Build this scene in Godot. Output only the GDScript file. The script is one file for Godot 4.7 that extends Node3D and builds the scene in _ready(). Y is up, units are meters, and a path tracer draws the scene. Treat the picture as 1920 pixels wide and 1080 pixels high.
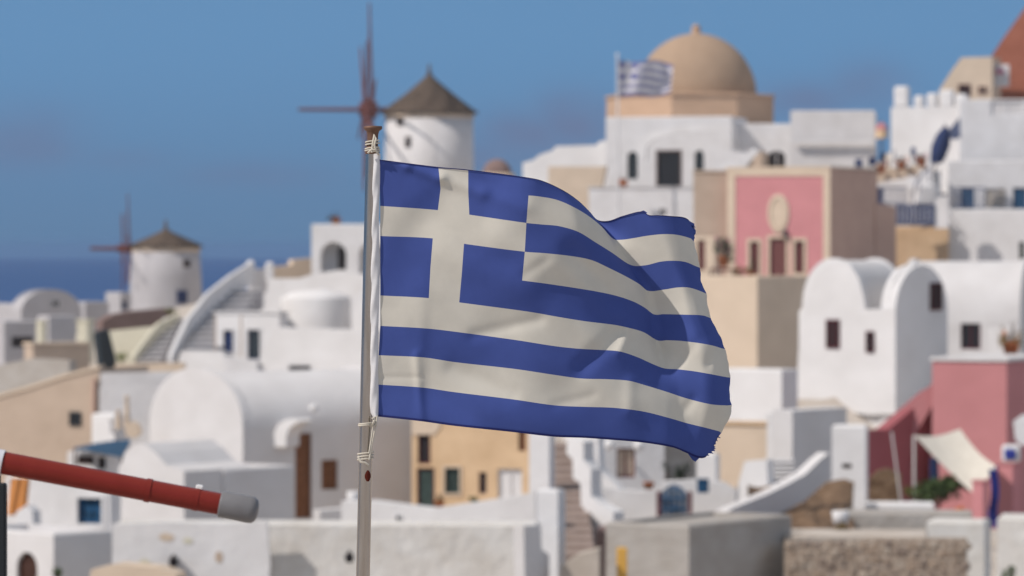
extends Node3D
# A hillside village of white houses, domes and windmills above the sea, with a striped flag on a metal pole close to the camera.

const K := 0.000129493                # tangent of half the lens angle, per pixel of a 1920 x 1080 frame
const EYE := Vector3(0, 100, 0)       # the terrace stands 100 m above the sea
const PITCH := -0.0090645
var org := Vector3.ZERO
var M := {}
var bases: Array[Vector3] = []
var rng := RandomNumberGenerator.new()
var taken := {}
var mottle: NoiseTexture2D
var streaks: NoiseTexture2D
var grain: NoiseTexture2D

# ---------------------------------------------------------------- points
func P(px: float, py: float, d: float) -> Vector3:          # the place d metres ahead along that line of sight
	var v := Vector3((px - 960.0) * K, (540.0 - py) * K, -1.0).rotated(Vector3.RIGHT, PITCH)
	return EYE + v * (d / -v.z)

func plane(d: float, xb: float, yaw: float) -> Dictionary:  # an upright plane through xb at d, its normal turned left by yaw degrees
	var a := deg_to_rad(yaw)
	return {"d": d, "xb": xb, "a": a, "U": Vector3(cos(a), 0, sin(a)), "N": Vector3(-sin(a), 0, cos(a)), "B": Vector3((xb - 960.0) * K * d, 0, -d), "k": cos(a)}

func side(f: Dictionary) -> Dictionary:                     # the wall that leaves the corner to the right
	var a: float = f.a
	return {"d": f.d, "xb": f.xb, "a": a - PI / 2, "U": Vector3(sin(a), 0, -cos(a)), "N": Vector3(cos(a), 0, sin(a)), "B": f.B, "k": sin(a)}

func along(f: Dictionary, px: float) -> float:              # metres from B along U
	var q := (px - 960.0) * K
	var u: Vector3 = f.U
	return (px - f.xb) * K * f.d / (u.x + q * u.z)

func on(f: Dictionary, px: float, py: float, out := 0.0) -> Vector3:
	var s := along(f, px)
	var p: Vector3 = f.B + f.U * s
	return Vector3(p.x, P(px, py, -p.z).y, p.z) + f.N * out

# ---------------------------------------------------------------- nodes
func numbered(called: String) -> String:
	if not taken.has(called):
		taken[called] = 0
		return called
	taken[called] += 1
	return "%s_%03d" % [called, taken[called]]

func thing(called: String, label: String, category: String, at: Vector3, group := "") -> Node3D:
	var o := Node3D.new()
	o.name = numbered(called)
	o.position = at
	org = at
	o.set_meta("label", label)
	o.set_meta("category", category)
	if group:
		o.set_meta("group", group)
	add_child(o)
	return o

func begin() -> SurfaceTool:
	var st := SurfaceTool.new()
	st.begin(Mesh.PRIMITIVE_TRIANGLES)
	return st

func part(called: String, st: SurfaceTool, m: Material, parent: Node) -> MeshInstance3D:
	st.generate_normals()
	st.set_material(m)
	var o := MeshInstance3D.new()
	o.mesh = st.commit()
	var n := 0
	var full := called
	while parent.has_node(NodePath(full)):
		n += 1
		full = "%s_%03d" % [called, n]
	o.name = full
	parent.add_child(o, true)
	return o

# ---------------------------------------------------------------- shapes
func tri(st: SurfaceTool, a: Vector3, b: Vector3, c: Vector3, smooth := false) -> void:
	st.set_smooth_group(0 if smooth else -1)
	st.add_vertex(a - org)
	st.set_smooth_group(0 if smooth else -1)
	st.add_vertex(b - org)
	st.set_smooth_group(0 if smooth else -1)
	st.add_vertex(c - org)

func face(st: SurfaceTool, pts: Array, out: Vector3) -> void:
	var n := Vector3.ZERO
	for i in pts.size():
		n += (pts[i] as Vector3).cross(pts[(i + 1) % pts.size()])
	var q := pts.duplicate()
	if n.dot(out) < 0:
		q.reverse()
	for i in range(1, q.size() - 1):
		tri(st, q[0], q[i + 1], q[i])

func grid(st: SurfaceTool, rows: Array, flip := false, smooth := true) -> void:
	for i in rows.size() - 1:
		var r: PackedVector3Array = rows[i]
		var s: PackedVector3Array = rows[i + 1]
		for j in r.size() - 1:
			if flip:
				tri(st, r[j], s[j], r[j + 1], smooth)
				tri(st, s[j], s[j + 1], r[j + 1], smooth)
			else:
				tri(st, r[j], r[j + 1], s[j], smooth)
				tri(st, s[j], r[j + 1], s[j + 1], smooth)

func box(st: SurfaceTool, c: Vector3, size: Vector3, b := Basis.IDENTITY) -> void:
	var h := size / 2
	for ax in 3:
		for s in [-1.0, 1.0]:
			var n := Vector3.ZERO
			n[ax] = s
			var u := Vector3.ZERO
			var v := Vector3.ZERO
			u[(ax + 1) % 3] = h[(ax + 1) % 3]
			v[(ax + 2) % 3] = h[(ax + 2) % 3]
			var o := c + b * (n * h[ax])
			face(st, [o + b * (-u - v), o + b * (u - v), o + b * (u + v), o + b * (v - u)], b * n)

func soft_box(st: SurfaceTool, c: Vector3, size: Vector3, b: Basis, r: float) -> void:  # a box with chamfered edges
	var h := size / 2
	var q := Vector3(minf(r, h.x * 0.9), minf(r, h.y * 0.9), minf(r, h.z * 0.9))
	for ax in 3:
		var i := (ax + 1) % 3
		var j := (ax + 2) % 3
		for s in [-1.0, 1.0]:
			var pts := []
			for e in [[-1, -1], [1, -1], [1, 1], [-1, 1]]:
				var p := Vector3.ZERO
				p[ax] = s * h[ax]
				p[i] = e[0] * (h[i] - q[i])
				p[j] = e[1] * (h[j] - q[j])
				pts.append(c + b * p)
			var n := Vector3.ZERO
			n[ax] = s
			face(st, pts, b * n)
			for t in [-1.0, 1.0]:                      # the edge between the faces s of ax and t of i
				var pts2 := []
				for e in [-1.0, 1.0]:
					var p := Vector3.ZERO
					p[ax] = s * h[ax]
					p[i] = t * (h[i] - q[i])
					p[j] = e * (h[j] - q[j])
					pts2.append(c + b * p)
				for e in [1.0, -1.0]:
					var p := Vector3.ZERO
					p[ax] = s * (h[ax] - q[ax])
					p[i] = t * h[i]
					p[j] = e * (h[j] - q[j])
					pts2.append(c + b * p)
				var n2 := Vector3.ZERO
				n2[ax] = s
				n2[i] = t
				face(st, pts2, b * n2)
	for s in [-1.0, 1.0]:
		for t in [-1.0, 1.0]:
			for e in [-1.0, 1.0]:
				var w := Vector3(s, t, e)
				face(st, [c + b * (w * Vector3(h.x, h.y - q.y, h.z - q.z)), c + b * (w * Vector3(h.x - q.x, h.y, h.z - q.z)), c + b * (w * Vector3(h.x - q.x, h.y - q.y, h.z))], b * w)

func tube(st: SurfaceTool, pts: Array, r0: float, r1: float, n := 10, caps := true) -> void:
	var rows := []
	var up := Vector3(0.37, 0.21, 0.9).normalized()
	for i in pts.size():
		var t: Vector3 = (pts[mini(i + 1, pts.size() - 1)] - pts[maxi(i - 1, 0)]).normalized()
		var a := t.cross(up).normalized()
		up = a.cross(t)
		var r := lerpf(r0, r1, float(i) / (pts.size() - 1))
		var row := PackedVector3Array()
		for j in n + 1:
			var w := TAU * j / n
			row.append(pts[i] + (a * cos(w) + up * sin(w)) * r)
		rows.append(row)
	grid(st, rows)
	if caps:
		face(st, Array(rows[0]).slice(0, n), pts[0] - pts[1])
		face(st, Array(rows[-1]).slice(0, n), pts[-1] - pts[-2])

func lathe(st: SurfaceTool, at: Vector3, prof: Array, n := 24, wob := 0.0, smooth := true, turn := 0.0) -> void:  # profile of (radius, height)
	var rows := []
	for p in prof:
		var row := PackedVector3Array()
		for j in n + 1:
			var w := TAU * (j % n) / n + turn
			var r: float = p.x * (1.0 + wob * sin(j % n * 7.3 + p.y * 3.0))
			row.append(at + Vector3(cos(w) * r, p.y, sin(w) * r))
		rows.append(row)
	grid(st, rows, false, smooth)

func prism(st: SurfaceTool, pts: Array, back: Vector3, front_out: Vector3) -> void:  # a polygon in space pushed back
	var flat := PackedVector2Array()
	var u: Vector3 = front_out.cross(Vector3.UP).normalized()
	if u.length() < 0.1:
		u = Vector3.RIGHT
	var v := u.cross(front_out).normalized()
	for p in pts:
		flat.append(Vector2((p as Vector3).dot(u), (p as Vector3).dot(v)))
	var ix := Geometry2D.triangulate_polygon(flat)
	for i in range(0, ix.size(), 3):
		face(st, [pts[ix[i]], pts[ix[i + 1]], pts[ix[i + 2]]], front_out)
		face(st, [pts[ix[i]] + back, pts[ix[i + 1]] + back, pts[ix[i + 2]] + back], -front_out)
	var ccw := not Geometry2D.is_polygon_clockwise(flat)
	for i in pts.size():
		var p: Vector3 = pts[i]
		var q: Vector3 = pts[(i + 1) % pts.size()]
		var o := (q - p).cross(back)
		if o.dot(v) * (1 if ccw else 1) == 0:
			o = o
		var e := Vector2((q - p).dot(u), (q - p).dot(v))
		var n2 := Vector2(e.y, -e.x) if ccw else Vector2(-e.y, e.x)
		face(st, [p, q, q + back, p + back], u * n2.x + v * n2.y)

# ---------------------------------------------------------------- materials
func noise(freq: float, octaves: int, seed_: int, lo: Color, hi: Color, size := 512) -> NoiseTexture2D:
	var n := FastNoiseLite.new()
	n.seed = seed_
	n.frequency = freq
	n.fractal_octaves = octaves
	n.fractal_gain = 0.55
	var t := NoiseTexture2D.new()
	t.width = size
	t.height = size
	t.seamless = true
	t.noise = n
	var g := Gradient.new()
	g.set_color(0, lo)
	g.set_color(1, hi)
	t.color_ramp = g
	return t

func lin(r: float, g: float, b: float) -> Color:
	return Color(r, g, b).linear_to_srgb()

func mk(key: String, c: Color, rough := 0.9, tex: Texture2D = null, scale := 0.2, bump := 0.0) -> StandardMaterial3D:
	var m := StandardMaterial3D.new()
	m.resource_name = key
	m.albedo_color = c
	m.roughness = rough
	m.metallic_specular = 0.3
	if tex:
		m.albedo_texture = tex
		m.uv1_triplanar = true
		m.uv1_world_triplanar = true
		m.uv1_scale = Vector3.ONE * scale
		if bump > 0:
			m.heightmap_enabled = true
			m.heightmap_texture = grain
			m.heightmap_scale = bump
	M[key] = m
	return m

func materials() -> void:
	mottle = noise(0.008, 5, 3, Color(0.92, 0.915, 0.91), Color(1, 1, 1))
	streaks = noise(0.010, 6, 11, Color(0.88, 0.86, 0.835), Color(1, 1, 1))
	grain = noise(0.03, 4, 21, Color(0, 0, 0), Color(1, 1, 1))
	var rough_tex := noise(0.02, 5, 33, Color(0.55, 0.5, 0.46), Color(1, 1, 1))
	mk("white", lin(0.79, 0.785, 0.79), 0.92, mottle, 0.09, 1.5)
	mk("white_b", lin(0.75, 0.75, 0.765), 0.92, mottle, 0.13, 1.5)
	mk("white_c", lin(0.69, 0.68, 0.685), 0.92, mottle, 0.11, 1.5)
	mk("white_old", lin(0.75, 0.745, 0.73), 0.95, streaks, 0.12, 2.5)
	mk("dull_or_shaded_white", lin(0.50, 0.49, 0.51), 0.92, mottle, 0.1, 1.5)  # own grey of the steps; on far left houses, shade put into the colour
	mk("shaded_rose", lin(0.36, 0.115, 0.13), 0.92, mottle, 0.1, 1.5)  # the rose plaster with its shade mixed into the colour
	mk("grey_plaster", lin(0.44, 0.42, 0.40), 0.95, streaks, 0.16, 2.5)
	mk("cream", lin(0.68, 0.56, 0.44), 0.92, mottle, 0.1, 1.5)
	mk("pale_cream", lin(0.70, 0.67, 0.54), 0.92, mottle, 0.1, 1.5)
	mk("beige", lin(0.55, 0.44, 0.35), 0.92, mottle, 0.12, 1.5)
	mk("tan", lin(0.56, 0.385, 0.315), 0.92, mottle, 0.12, 1.5)
	mk("ochre", lin(0.72, 0.53, 0.345), 0.92, streaks, 0.1, 1.5)
	mk("pink", lin(0.62, 0.27, 0.29), 0.92, mottle, 0.1, 1.5)
	mk("rose", lin(0.54, 0.235, 0.245), 0.92, mottle, 0.1, 1.5)
	mk("dome", lin(0.43, 0.31, 0.22), 0.92, mottle, 0.12, 1.5)
	mk("drum", lin(0.58, 0.40, 0.28), 0.92, mottle, 0.12, 1.5)
	mk("terracotta", lin(0.40, 0.15, 0.10), 0.92, streaks, 0.1, 1.5)
	mk("brick_brown", lin(0.25, 0.18, 0.17), 0.95, streaks, 0.2, 2.0)
	mk("thatch", lin(0.20, 0.165, 0.14), 1.0, rough_tex, 0.5, 4.0)
	mk("wood", lin(0.27, 0.115, 0.12), 0.8, rough_tex, 0.6)
	mk("shutter", lin(0.36, 0.17, 0.09), 0.8, rough_tex, 0.5)
	mk("dark_wood", lin(0.10, 0.05, 0.04), 0.8, rough_tex, 0.5)
	mk("blue_paint", lin(0.03, 0.14, 0.32), 0.6, rough_tex, 0.4)
	mk("navy_paint", lin(0.035, 0.075, 0.24), 0.7, rough_tex, 0.4)
	mk("royal_paint", lin(0.03, 0.045, 0.27), 0.6)
	mk("pale_blue", lin(0.17, 0.23, 0.42), 0.7, rough_tex, 0.4)
	mk("teal", lin(0.07, 0.12, 0.12), 0.6, rough_tex, 0.5)
	mk("maroon", lin(0.20, 0.03, 0.05), 0.7, rough_tex, 0.5)
	mk("slate", lin(0.05, 0.08, 0.11), 0.8, rough_tex, 0.5)
	mk("glass", lin(0.02, 0.024, 0.03), 0.15)
	mk("dusk", lin(0.025, 0.022, 0.025), 0.9)
	mk("steel", lin(0.52, 0.50, 0.485), 0.2, streaks, 2.0)
	M.steel.metallic = 1.0
	M.steel.uv1_scale = Vector3(9, 0.6, 9)
	mk("path", lin(0.56, 0.51, 0.46), 0.95, streaks, 0.1, 3.0)
	mk("earth", lin(0.30, 0.21, 0.14), 1.0, rough_tex, 0.15, 6.0)
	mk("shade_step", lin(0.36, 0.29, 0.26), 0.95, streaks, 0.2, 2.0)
	mk("canvas", lin(0.74, 0.70, 0.62), 0.9, mottle, 0.4)
	M.canvas.backlight_enabled = true
	M.canvas.backlight = Color(0.4, 0.38, 0.34)
	mk("tarp", lin(0.03, 0.08, 0.15), 0.7, mottle, 0.4)
	mk("orange", lin(0.70, 0.30, 0.10), 0.9, mottle, 0.4)
	mk("yellow", lin(0.72, 0.42, 0.10), 0.9, mottle, 0.4)
	mk("red_cloth", lin(0.5, 0.05, 0.05), 0.9)
	mk("clay", lin(0.45, 0.16, 0.07), 0.85, mottle, 1.0)
	mk("leaf", lin(0.055, 0.085, 0.03), 0.8)
	mk("leaf_light", lin(0.13, 0.16, 0.035), 0.8)
	mk("leaf_dark", lin(0.028, 0.04, 0.025), 0.8)
	mk("dry", lin(0.20, 0.14, 0.06), 0.9)
	mk("bloom", lin(0.55, 0.18, 0.28), 0.8)
	mk("bloom_orange", lin(0.7, 0.22, 0.06), 0.8)
	for i in 5:
		var s: Array = [[0.60, 0.53, 0.46], [0.52, 0.46, 0.41], [0.66, 0.60, 0.53], [0.43, 0.37, 0.33], [0.57, 0.48, 0.40]][i]
		mk("stone_%d" % i, lin(s[0], s[1], s[2]), 0.95, rough_tex, 0.6, 2.0)

# ---------------------------------------------------------------- openings
# A hole is [face "f" or "r", x, y, w, h (pixels, centre and size), kind, options]; face frames are plane() dictionaries.
func hole_rect(f: Dictionary, h: Array) -> Dictionary:
	var s := along(f, h[1])
	var p: Vector3 = f.B + f.U * s
	var dp := -p.z
	var w: float = h[3] * K * dp / absf(f.k)
	var y := P(h[1], h[2], dp).y
	var hh: float = h[4] * K * dp
	return {"x0": s - w / 2, "x1": s + w / 2, "y0": y - hh / 2, "y1": y + hh / 2}

func at_face(f: Dictionary, s: float, y: float, out := 0.0) -> Vector3:
	var p: Vector3 = f.B + f.U * s + f.N * out
	return Vector3(p.x, y, p.z)

func wall_with_holes(st: SurfaceTool, f: Dictionary, s0: float, s1: float, y0: float, y1: float, holes: Array) -> void:
	var xs := [s0, s1]
	var ys := [y0, y1]
	var rects := []
	for h in holes:
		var r := hole_rect(f, h)
		r.x0 = clampf(r.x0, minf(s0, s1) + 0.02, maxf(s0, s1) - 0.02)
		r.x1 = clampf(r.x1, minf(s0, s1) + 0.02, maxf(s0, s1) - 0.02)
		r.y0 = clampf(r.y0, y0 + 0.01, y1 - 0.02)
		r.y1 = clampf(r.y1, y0 + 0.02, y1 - 0.02)
		r.o = h[6] if h.size() > 6 else {}
		rects.append(r)
		xs.append_array([r.x0, r.x1])
		ys.append_array([r.y0, r.y1])
	xs.sort()
	ys.sort()
	for i in xs.size() - 1:
		for j in ys.size() - 1:
			var cx: float = (xs[i] + xs[i + 1]) / 2
			var cy: float = (ys[j] + ys[j + 1]) / 2
			if rects.any(func(r): return cx > r.x0 and cx < r.x1 and cy > r.y0 and cy < r.y1):
				continue
			if xs[i + 1] - xs[i] > 1e-4 and ys[j + 1] - ys[j] > 1e-4:
				face(st, [at_face(f, xs[i], ys[j]), at_face(f, xs[i + 1], ys[j]), at_face(f, xs[i + 1], ys[j + 1]), at_face(f, xs[i], ys[j + 1])], f.N)
	for r in rects:
		var dep: float = -float(r.o.get("deep", 0.2))
		var arch: bool = r.o.get("arch", false)
		var mid: float = (r.x0 + r.x1) / 2
		var rad: float = (r.x1 - r.x0) / 2
		var top: float = r.y1
		if arch:
			top = maxf(r.y1 - rad, r.y0 + 0.05)
			var rise: float = r.y1 - top
			var arc := []
			for q in 13:
				var w := PI * q / 12.0
				arc.append(Vector2(mid - cos(w) * rad, top + sin(w) * rise))
			for q in 12:
				var a: Vector2 = arc[q]
				var b: Vector2 = arc[q + 1]
				face(st, [at_face(f, a.x, a.y), at_face(f, b.x, b.y), at_face(f, b.x, r.y1), at_face(f, a.x, r.y1)], f.N)
				face(st, [at_face(f, a.x, a.y), at_face(f, b.x, b.y), at_face(f, b.x, b.y, dep), at_face(f, a.x, a.y, dep)], at_face(f, mid, top) - at_face(f, (a.x + b.x) / 2, (a.y + b.y) / 2))
		else:
			face(st, [at_face(f, r.x0, top), at_face(f, r.x1, top), at_face(f, r.x1, top, dep), at_face(f, r.x0, top, dep)], Vector3.DOWN)
		face(st, [at_face(f, r.x0, r.y0), at_face(f, r.x1, r.y0), at_face(f, r.x1, r.y0, dep), at_face(f, r.x0, r.y0, dep)], Vector3.UP)
		face(st, [at_face(f, r.x0, r.y0), at_face(f, r.x0, top), at_face(f, r.x0, top, dep), at_face(f, r.x0, r.y0, dep)], f.U)
		face(st, [at_face(f, r.x1, r.y0), at_face(f, r.x1, top), at_face(f, r.x1, top, dep), at_face(f, r.x1, r.y0, dep)], -f.U)
		if r.o.has("bare"):
			face(st, [at_face(f, r.x0 - 0.01, r.y0), at_face(f, r.x1 + 0.01, r.y0), at_face(f, r.x1 + 0.01, r.y1), at_face(f, r.x0 - 0.01, r.y1)].map(func(p): return p + f.N * dep), f.N)

func bars(st: SurfaceTool, f: Dictionary, r: Dictionary, w: float, from: float, to: float) -> void:  # four bars round a rectangle
	var b := Basis(f.U, Vector3.UP, f.N)
	var z := (from + to) / 2
	var th := absf(to - from)
	var cx: float = (r.x0 + r.x1) / 2
	var cy: float = (r.y0 + r.y1) / 2
	box(st, at_face(f, cx, r.y0 + w / 2, z), Vector3(r.x1 - r.x0, w, th), b)
	box(st, at_face(f, cx, r.y1 - w / 2, z), Vector3(r.x1 - r.x0, w, th), b)
	box(st, at_face(f, r.x0 + w / 2, cy, z), Vector3(w, r.y1 - r.y0 - 2 * w, th), b)
	box(st, at_face(f, r.x1 - w / 2, cy, z), Vector3(w, r.y1 - r.y0 - 2 * w, th), b)

func fill_opening(root: Node, f: Dictionary, h: Array, cut := true) -> void:
	var o: Dictionary = h[6] if h.size() > 6 else {}
	if o.has("bare"):
		return
	var r := hole_rect(f, h)
	var kind: String = h[5]
	var b := Basis(f.U, Vector3.UP, f.N)
	var z := -0.12 if cut else 0.035
	var w: float = r.x1 - r.x0
	var t := minf(0.07, w * 0.12)
	var cx: float = (r.x0 + r.x1) / 2
	var cy: float = (r.y0 + r.y1) / 2
	var inside := begin()
	box(inside, at_face(f, cx, cy, z - 0.03), Vector3(w - 0.004, r.y1 - r.y0 - 0.004, 0.04), b)
	var owner_: Node
	if kind == "window":
		var fr := begin()
		bars(fr, f, {"x0": r.x0 + 0.003, "x1": r.x1 - 0.003, "y0": r.y0 + 0.003, "y1": r.y1 - 0.003}, t, z - 0.005, z + 0.045)
		if w > 0.55:
			box(fr, at_face(f, cx, cy, z + 0.018), Vector3(t * 0.8, r.y1 - r.y0 - 2 * t, 0.04), b)
		owner_ = part("window", fr, M[o.get("frame", "dark_wood")], root)
		part("pane", inside, M[o.get("m", "glass")], owner_)
	else:
		owner_ = part(kind, inside, M[o.get("m", "dark_wood")], root)
		var fr := begin()
		bars(fr, f, {"x0": r.x0 + 0.003, "x1": r.x1 - 0.003, "y0": r.y0 + 0.003, "y1": r.y1 - 0.003}, t, z - 0.005, z + 0.04)
		part("frame", fr, M[o.get("frame", o.get("m", "dark_wood"))], owner_)
	if o.has("rim"):                                   # a painted or plaster surround
		var e: float = o.get("rim_w", 6.0) * K * f.d
		var sr := begin()
		bars(sr, f, {"x0": r.x0 - e, "x1": r.x1 + e, "y0": r.y0 - e, "y1": r.y1 + e}, e, -0.02, 0.05)
		part("surround", sr, M[o.rim], owner_)
	if o.has("sill"):
		var sl := begin()
		box(sl, at_face(f, cx, r.y0 - 0.04, 0.05), Vector3(w + 0.2, 0.07, 0.16), b)
		part("sill", sl, M[o.sill], owner_)

# ---------------------------------------------------------------- houses
# xa..xb is the wall that the sun reaches, xb the near corner, xb..xc the wall that leaves it to the right
func house(called: String, label: String, category: String, d: float, xa: float, xb: float, xc: float, yt: float, yb: float, yaw: float, mat_: String, o := {}) -> Node3D:
	var f := plane(d, xb, yaw)
	var g := side(f)
	var wide := -along(f, xa)
	var L: float = along(g, xc) if xc > xb and yaw > 0.5 and not o.has("deep") else o.get("deep", 5.0)
	L = clampf(L, 0.4, o.get("most", 14.0))
	var B: Vector3 = f.B
	var y1 := P(xb, yt, d).y
	var y0: float = P(xb, yb, d).y - o.get("sink", 1.6)
	var A: Vector3 = B - f.U * wide
	var C: Vector3 = B + g.U * L
	var D: Vector3 = A + g.U * L
	var base := (A + C) / 2
	base.y = y0
	for q in [A, B, C, D, base, (A + B) / 2]:
		bases.append(Vector3(q.x, y0 + o.get("sink", 1.6), q.z))
	var root := thing(called, label, category, base, o.get("group", ""))
	var st := begin()
	var fh: Array = o.get("holes", []).filter(func(h): return h[0] == "f")
	var rh: Array = o.get("holes", []).filter(func(h): return h[0] == "r")
	var c := 0.06
	var yc := y1 - c
	wall_with_holes(st, f, -wide, 0.0, y0, yc, fh)
	wall_with_holes(st, g, 0.0, L, y0, yc, rh)
	var v := func(p: Vector3, y: float) -> Vector3: return Vector3(p.x, y, p.z)
	face(st, [v.call(C, y0), v.call(D, y0), v.call(D, yc), v.call(C, yc)], -f.N)
	face(st, [v.call(A, y0), v.call(D, y0), v.call(D, yc), v.call(A, yc)], -g.N)
	var ctr := (A + C) / 2
	var ins := [A, B, C, D].map(func(p): return Vector3(p.x, y1, p.z) + (f.N * (-c if (p == A or p == B) else c)) + (g.N * (-c if (p == B or p == C) else c)))
	var ring := [A, B, C, D]
	for i in 4:
		var n: Vector3 = (ring[i] + ring[(i + 1) % 4]) / 2 - ctr
		face(st, [v.call(ring[i], yc), v.call(ring[(i + 1) % 4], yc), ins[(i + 1) % 4], ins[i]], n.normalized() + Vector3.UP)
	if o.has("parapet"):                                # a low wall round a sunken roof
		var ph: float = o.parapet
		var pt := 0.22
		var inner := [A, B, C, D].map(func(p): return Vector3(p.x, y1, p.z) + (f.N * (-pt if (p == A or p == B) else pt)) + (g.N * (-pt if (p == B or p == C) else pt)))
		for i in 4:
			face(st, [ins[i], ins[(i + 1) % 4], inner[(i + 1) % 4], inner[i]], Vector3.UP)
			var n: Vector3 = ctr - (ring[i] + ring[(i + 1) % 4]) / 2
			face(st, [inner[i], inner[(i + 1) % 4], v.call(inner[(i + 1) % 4], y1 - ph), v.call(inner[i], y1 - ph)], n)
		part("wall", st, M[mat_], root)
		var rf := begin()
		face(rf, inner.map(func(p): return v.call(p, y1 - ph)), Vector3.UP)
		part("roof", rf, M[o.get("roof", mat_)], root)
	else:
		part("wall", st, M[mat_], root)
		var rf := begin()
		face(rf, ins, Vector3.UP)
		part("roof", rf, M[o.get("roof", mat_)], root)
	for h in fh:
		fill_opening(root, f, h)
	for h in rh:
		fill_opening(root, g, h)
	if o.has("coping"):
		var cp := begin()
		var hgt: float = o.get("coping_h", 0.16)
		var bb := Basis(f.U, Vector3.UP, f.N)
		box(cp, Vector3(ctr.x, y1 + hgt / 2 + 0.003, ctr.z), Vector3(wide + 0.16, hgt, L + 0.16), bb)
		part("coping", cp, M[o.coping], root)
	root.set_meta("f", f)
	root.set_meta("g", g)
	return root

func slab(called: String, label: String, category: String, d: float, xb: float, yaw: float, pts: Array, thick: float, mat_: String, o := {}) -> Node3D:  # an upright wall with an outline of its own
	var f := plane(d, xb, yaw)
	var w := pts.map(func(p): return on(f, p[0], p[1]))
	var lo := 1e9
	var mid := Vector3.ZERO
	for p in w:
		lo = minf(lo, p.y)
		mid += p / w.size()
	var foot := lo
	if not o.has("hung"):                              # what stands reaches below the ground
		for i in w.size():
			if w[i].y < lo + 0.35:
				w[i].y -= 1.3
		lo -= 1.3
	var root := thing(called, label, category, Vector3(mid.x, lo, mid.z) - f.N * thick / 2, o.get("group", ""))
	if not o.has("hung"):
		for p in w:
			bases.append(Vector3(p.x, foot, p.z))
	var st := begin()
	prism(st, w, -f.N * thick, f.N)
	part(o.get("part", "wall"), st, M[mat_], root)
	for h in o.get("holes", []):
		fill_opening(root, f, h, false)
	root.set_meta("f", f)
	return root

func vault(called: String, label: String, category: String, d: float, xa: float, xb: float, xc: float, ys: float, yt: float, yb: float, yaw: float, mat_: String, o := {}) -> Node3D:  # a house under a barrel vault; the gable is the front wall, or the right one
	var f := plane(d, xb, yaw)
	var g := side(f)
	var wide := -along(f, xa)
	var L: float = along(g, xc) if xc > xb and yaw > 0.5 and not o.has("deep") else o.get("deep", 6.0)
	L = clampf(L, 0.5, o.get("most", 14.0))
	var B: Vector3 = f.B
	var A: Vector3 = B - f.U * wide
	var C: Vector3 = B + g.U * L
	var D: Vector3 = A + g.U * L
	var y0: float = P(xb, yb, d).y - o.get("sink", 1.6)
	var y1 := P(xb, ys, d).y
	var y2 := P(xb, yt, d).y
	var base := (A + C) / 2
	base.y = y0
	for q in [A, B, C, D, base, (A + B) / 2]:
		bases.append(Vector3(q.x, y0 + o.get("sink", 1.6), q.z))
	var root := thing(called, label, category, base, o.get("group", ""))
	var st := begin()
	var fh: Array = o.get("holes", []).filter(func(h): return h[0] == "f")
	var rh: Array = o.get("holes", []).filter(func(h): return h[0] == "r")
	wall_with_holes(st, f, -wide, 0.0, y0, y1, fh)
	wall_with_holes(st, g, 0.0, L, y0, y1, rh)
	var v := func(p: Vector3, y: float) -> Vector3: return Vector3(p.x, y, p.z)
	face(st, [v.call(C, y0), v.call(D, y0), v.call(D, y1), v.call(C, y1)], -f.N)
	face(st, [v.call(A, y0), v.call(D, y0), v.call(D, y1), v.call(A, y1)], -g.N)
	var front: bool = o.get("gable", "f") == "f"
	var p0: Vector3 = A if front else B               # the gable runs from p0 to p1 and is pushed along run
	var p1: Vector3 = B if front else C
	var run: Vector3 = g.U * L if front else -f.U * wide
	var out: Vector3 = f.N if front else g.N
	var arc := []
	var n := 24
	var pw: float = o.get("pointed", 1.0)
	for i in n + 1:
		var w := PI * i / n
		var p := p0.lerp(p1, 0.5 - 0.5 * cos(w))
		arc.append(Vector3(p.x, y1 + (y2 - y1) * pow(sin(w), pw), p.z))
	# the gable stands a little above the vault as a rim
	var rim: float = o.get("rim", 0.12)
	var thick := -out * 0.3
	var top := arc.map(func(p): return Vector3(p.x, y1 + (p.y - y1) * (1.0 + rim / (y2 - y1)), p.z))
	for k in [0, 1]:
		var e: Vector3 = (Vector3.ZERO if k == 0 else run)
		var th: Vector3 = thick if k == 0 else -thick
		var mid := (p0 + p1) / 2 + e
		for i in n:
			face(st, [top[i] + e, top[i + 1] + e, v.call(mid, y1)], out if k == 0 else -out)
			face(st, [top[i] + e + th, top[i + 1] + e + th, v.call(mid, y1) + th], -out if k == 0 else out)
			face(st, [top[i] + e, top[i + 1] + e, top[i + 1] + e + th, top[i] + e + th], (top[i] + top[i + 1]) / 2 - v.call((p0 + p1) / 2, y1 - 0.5))
	part("wall", st, M[mat_], root)
	var rf := begin()
	var rows := []
	for i in n + 1:
		var row := PackedVector3Array()
		for j in 13:
			var q: Vector3 = arc[i] + run * (j / 12.0)
			row.append(q)
		rows.append(row)
	grid(rf, rows, front)
	part("vault", rf, M[o.get("roof", mat_)], root)
	for h in fh:
		fill_opening(root, f, h)
	for h in rh:
		fill_opening(root, g, h)
	for h in o.get("high", []):
		fill_opening(root, f if h[0] == "f" else g, h, false)
	return root

# ---------------------------------------------------------------- plants
func leaves(st: SurfaceTool, c: Vector3, rad: Vector3, n: int, size: float) -> void:
	for i in n:
		var dir := Vector3(rng.randfn(), rng.randfn(), rng.randfn()).normalized()
		var p := c + dir * rad * pow(rng.randf(), 0.45) * rng.randf_range(0.75, 1.1)
		var a := Vector3(rng.randfn(), rng.randfn(), rng.randfn()).normalized()
		var b := a.cross(dir + Vector3(0.01, 0.2, 0)).normalized()
		var s := size * rng.randf_range(0.6, 1.3)
		tri(st, p - b * s * 0.4, p + a * s, p + b * s * 0.4)
		tri(st, p - b * s * 0.4, p + b * s * 0.4, p - a * s)

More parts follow.
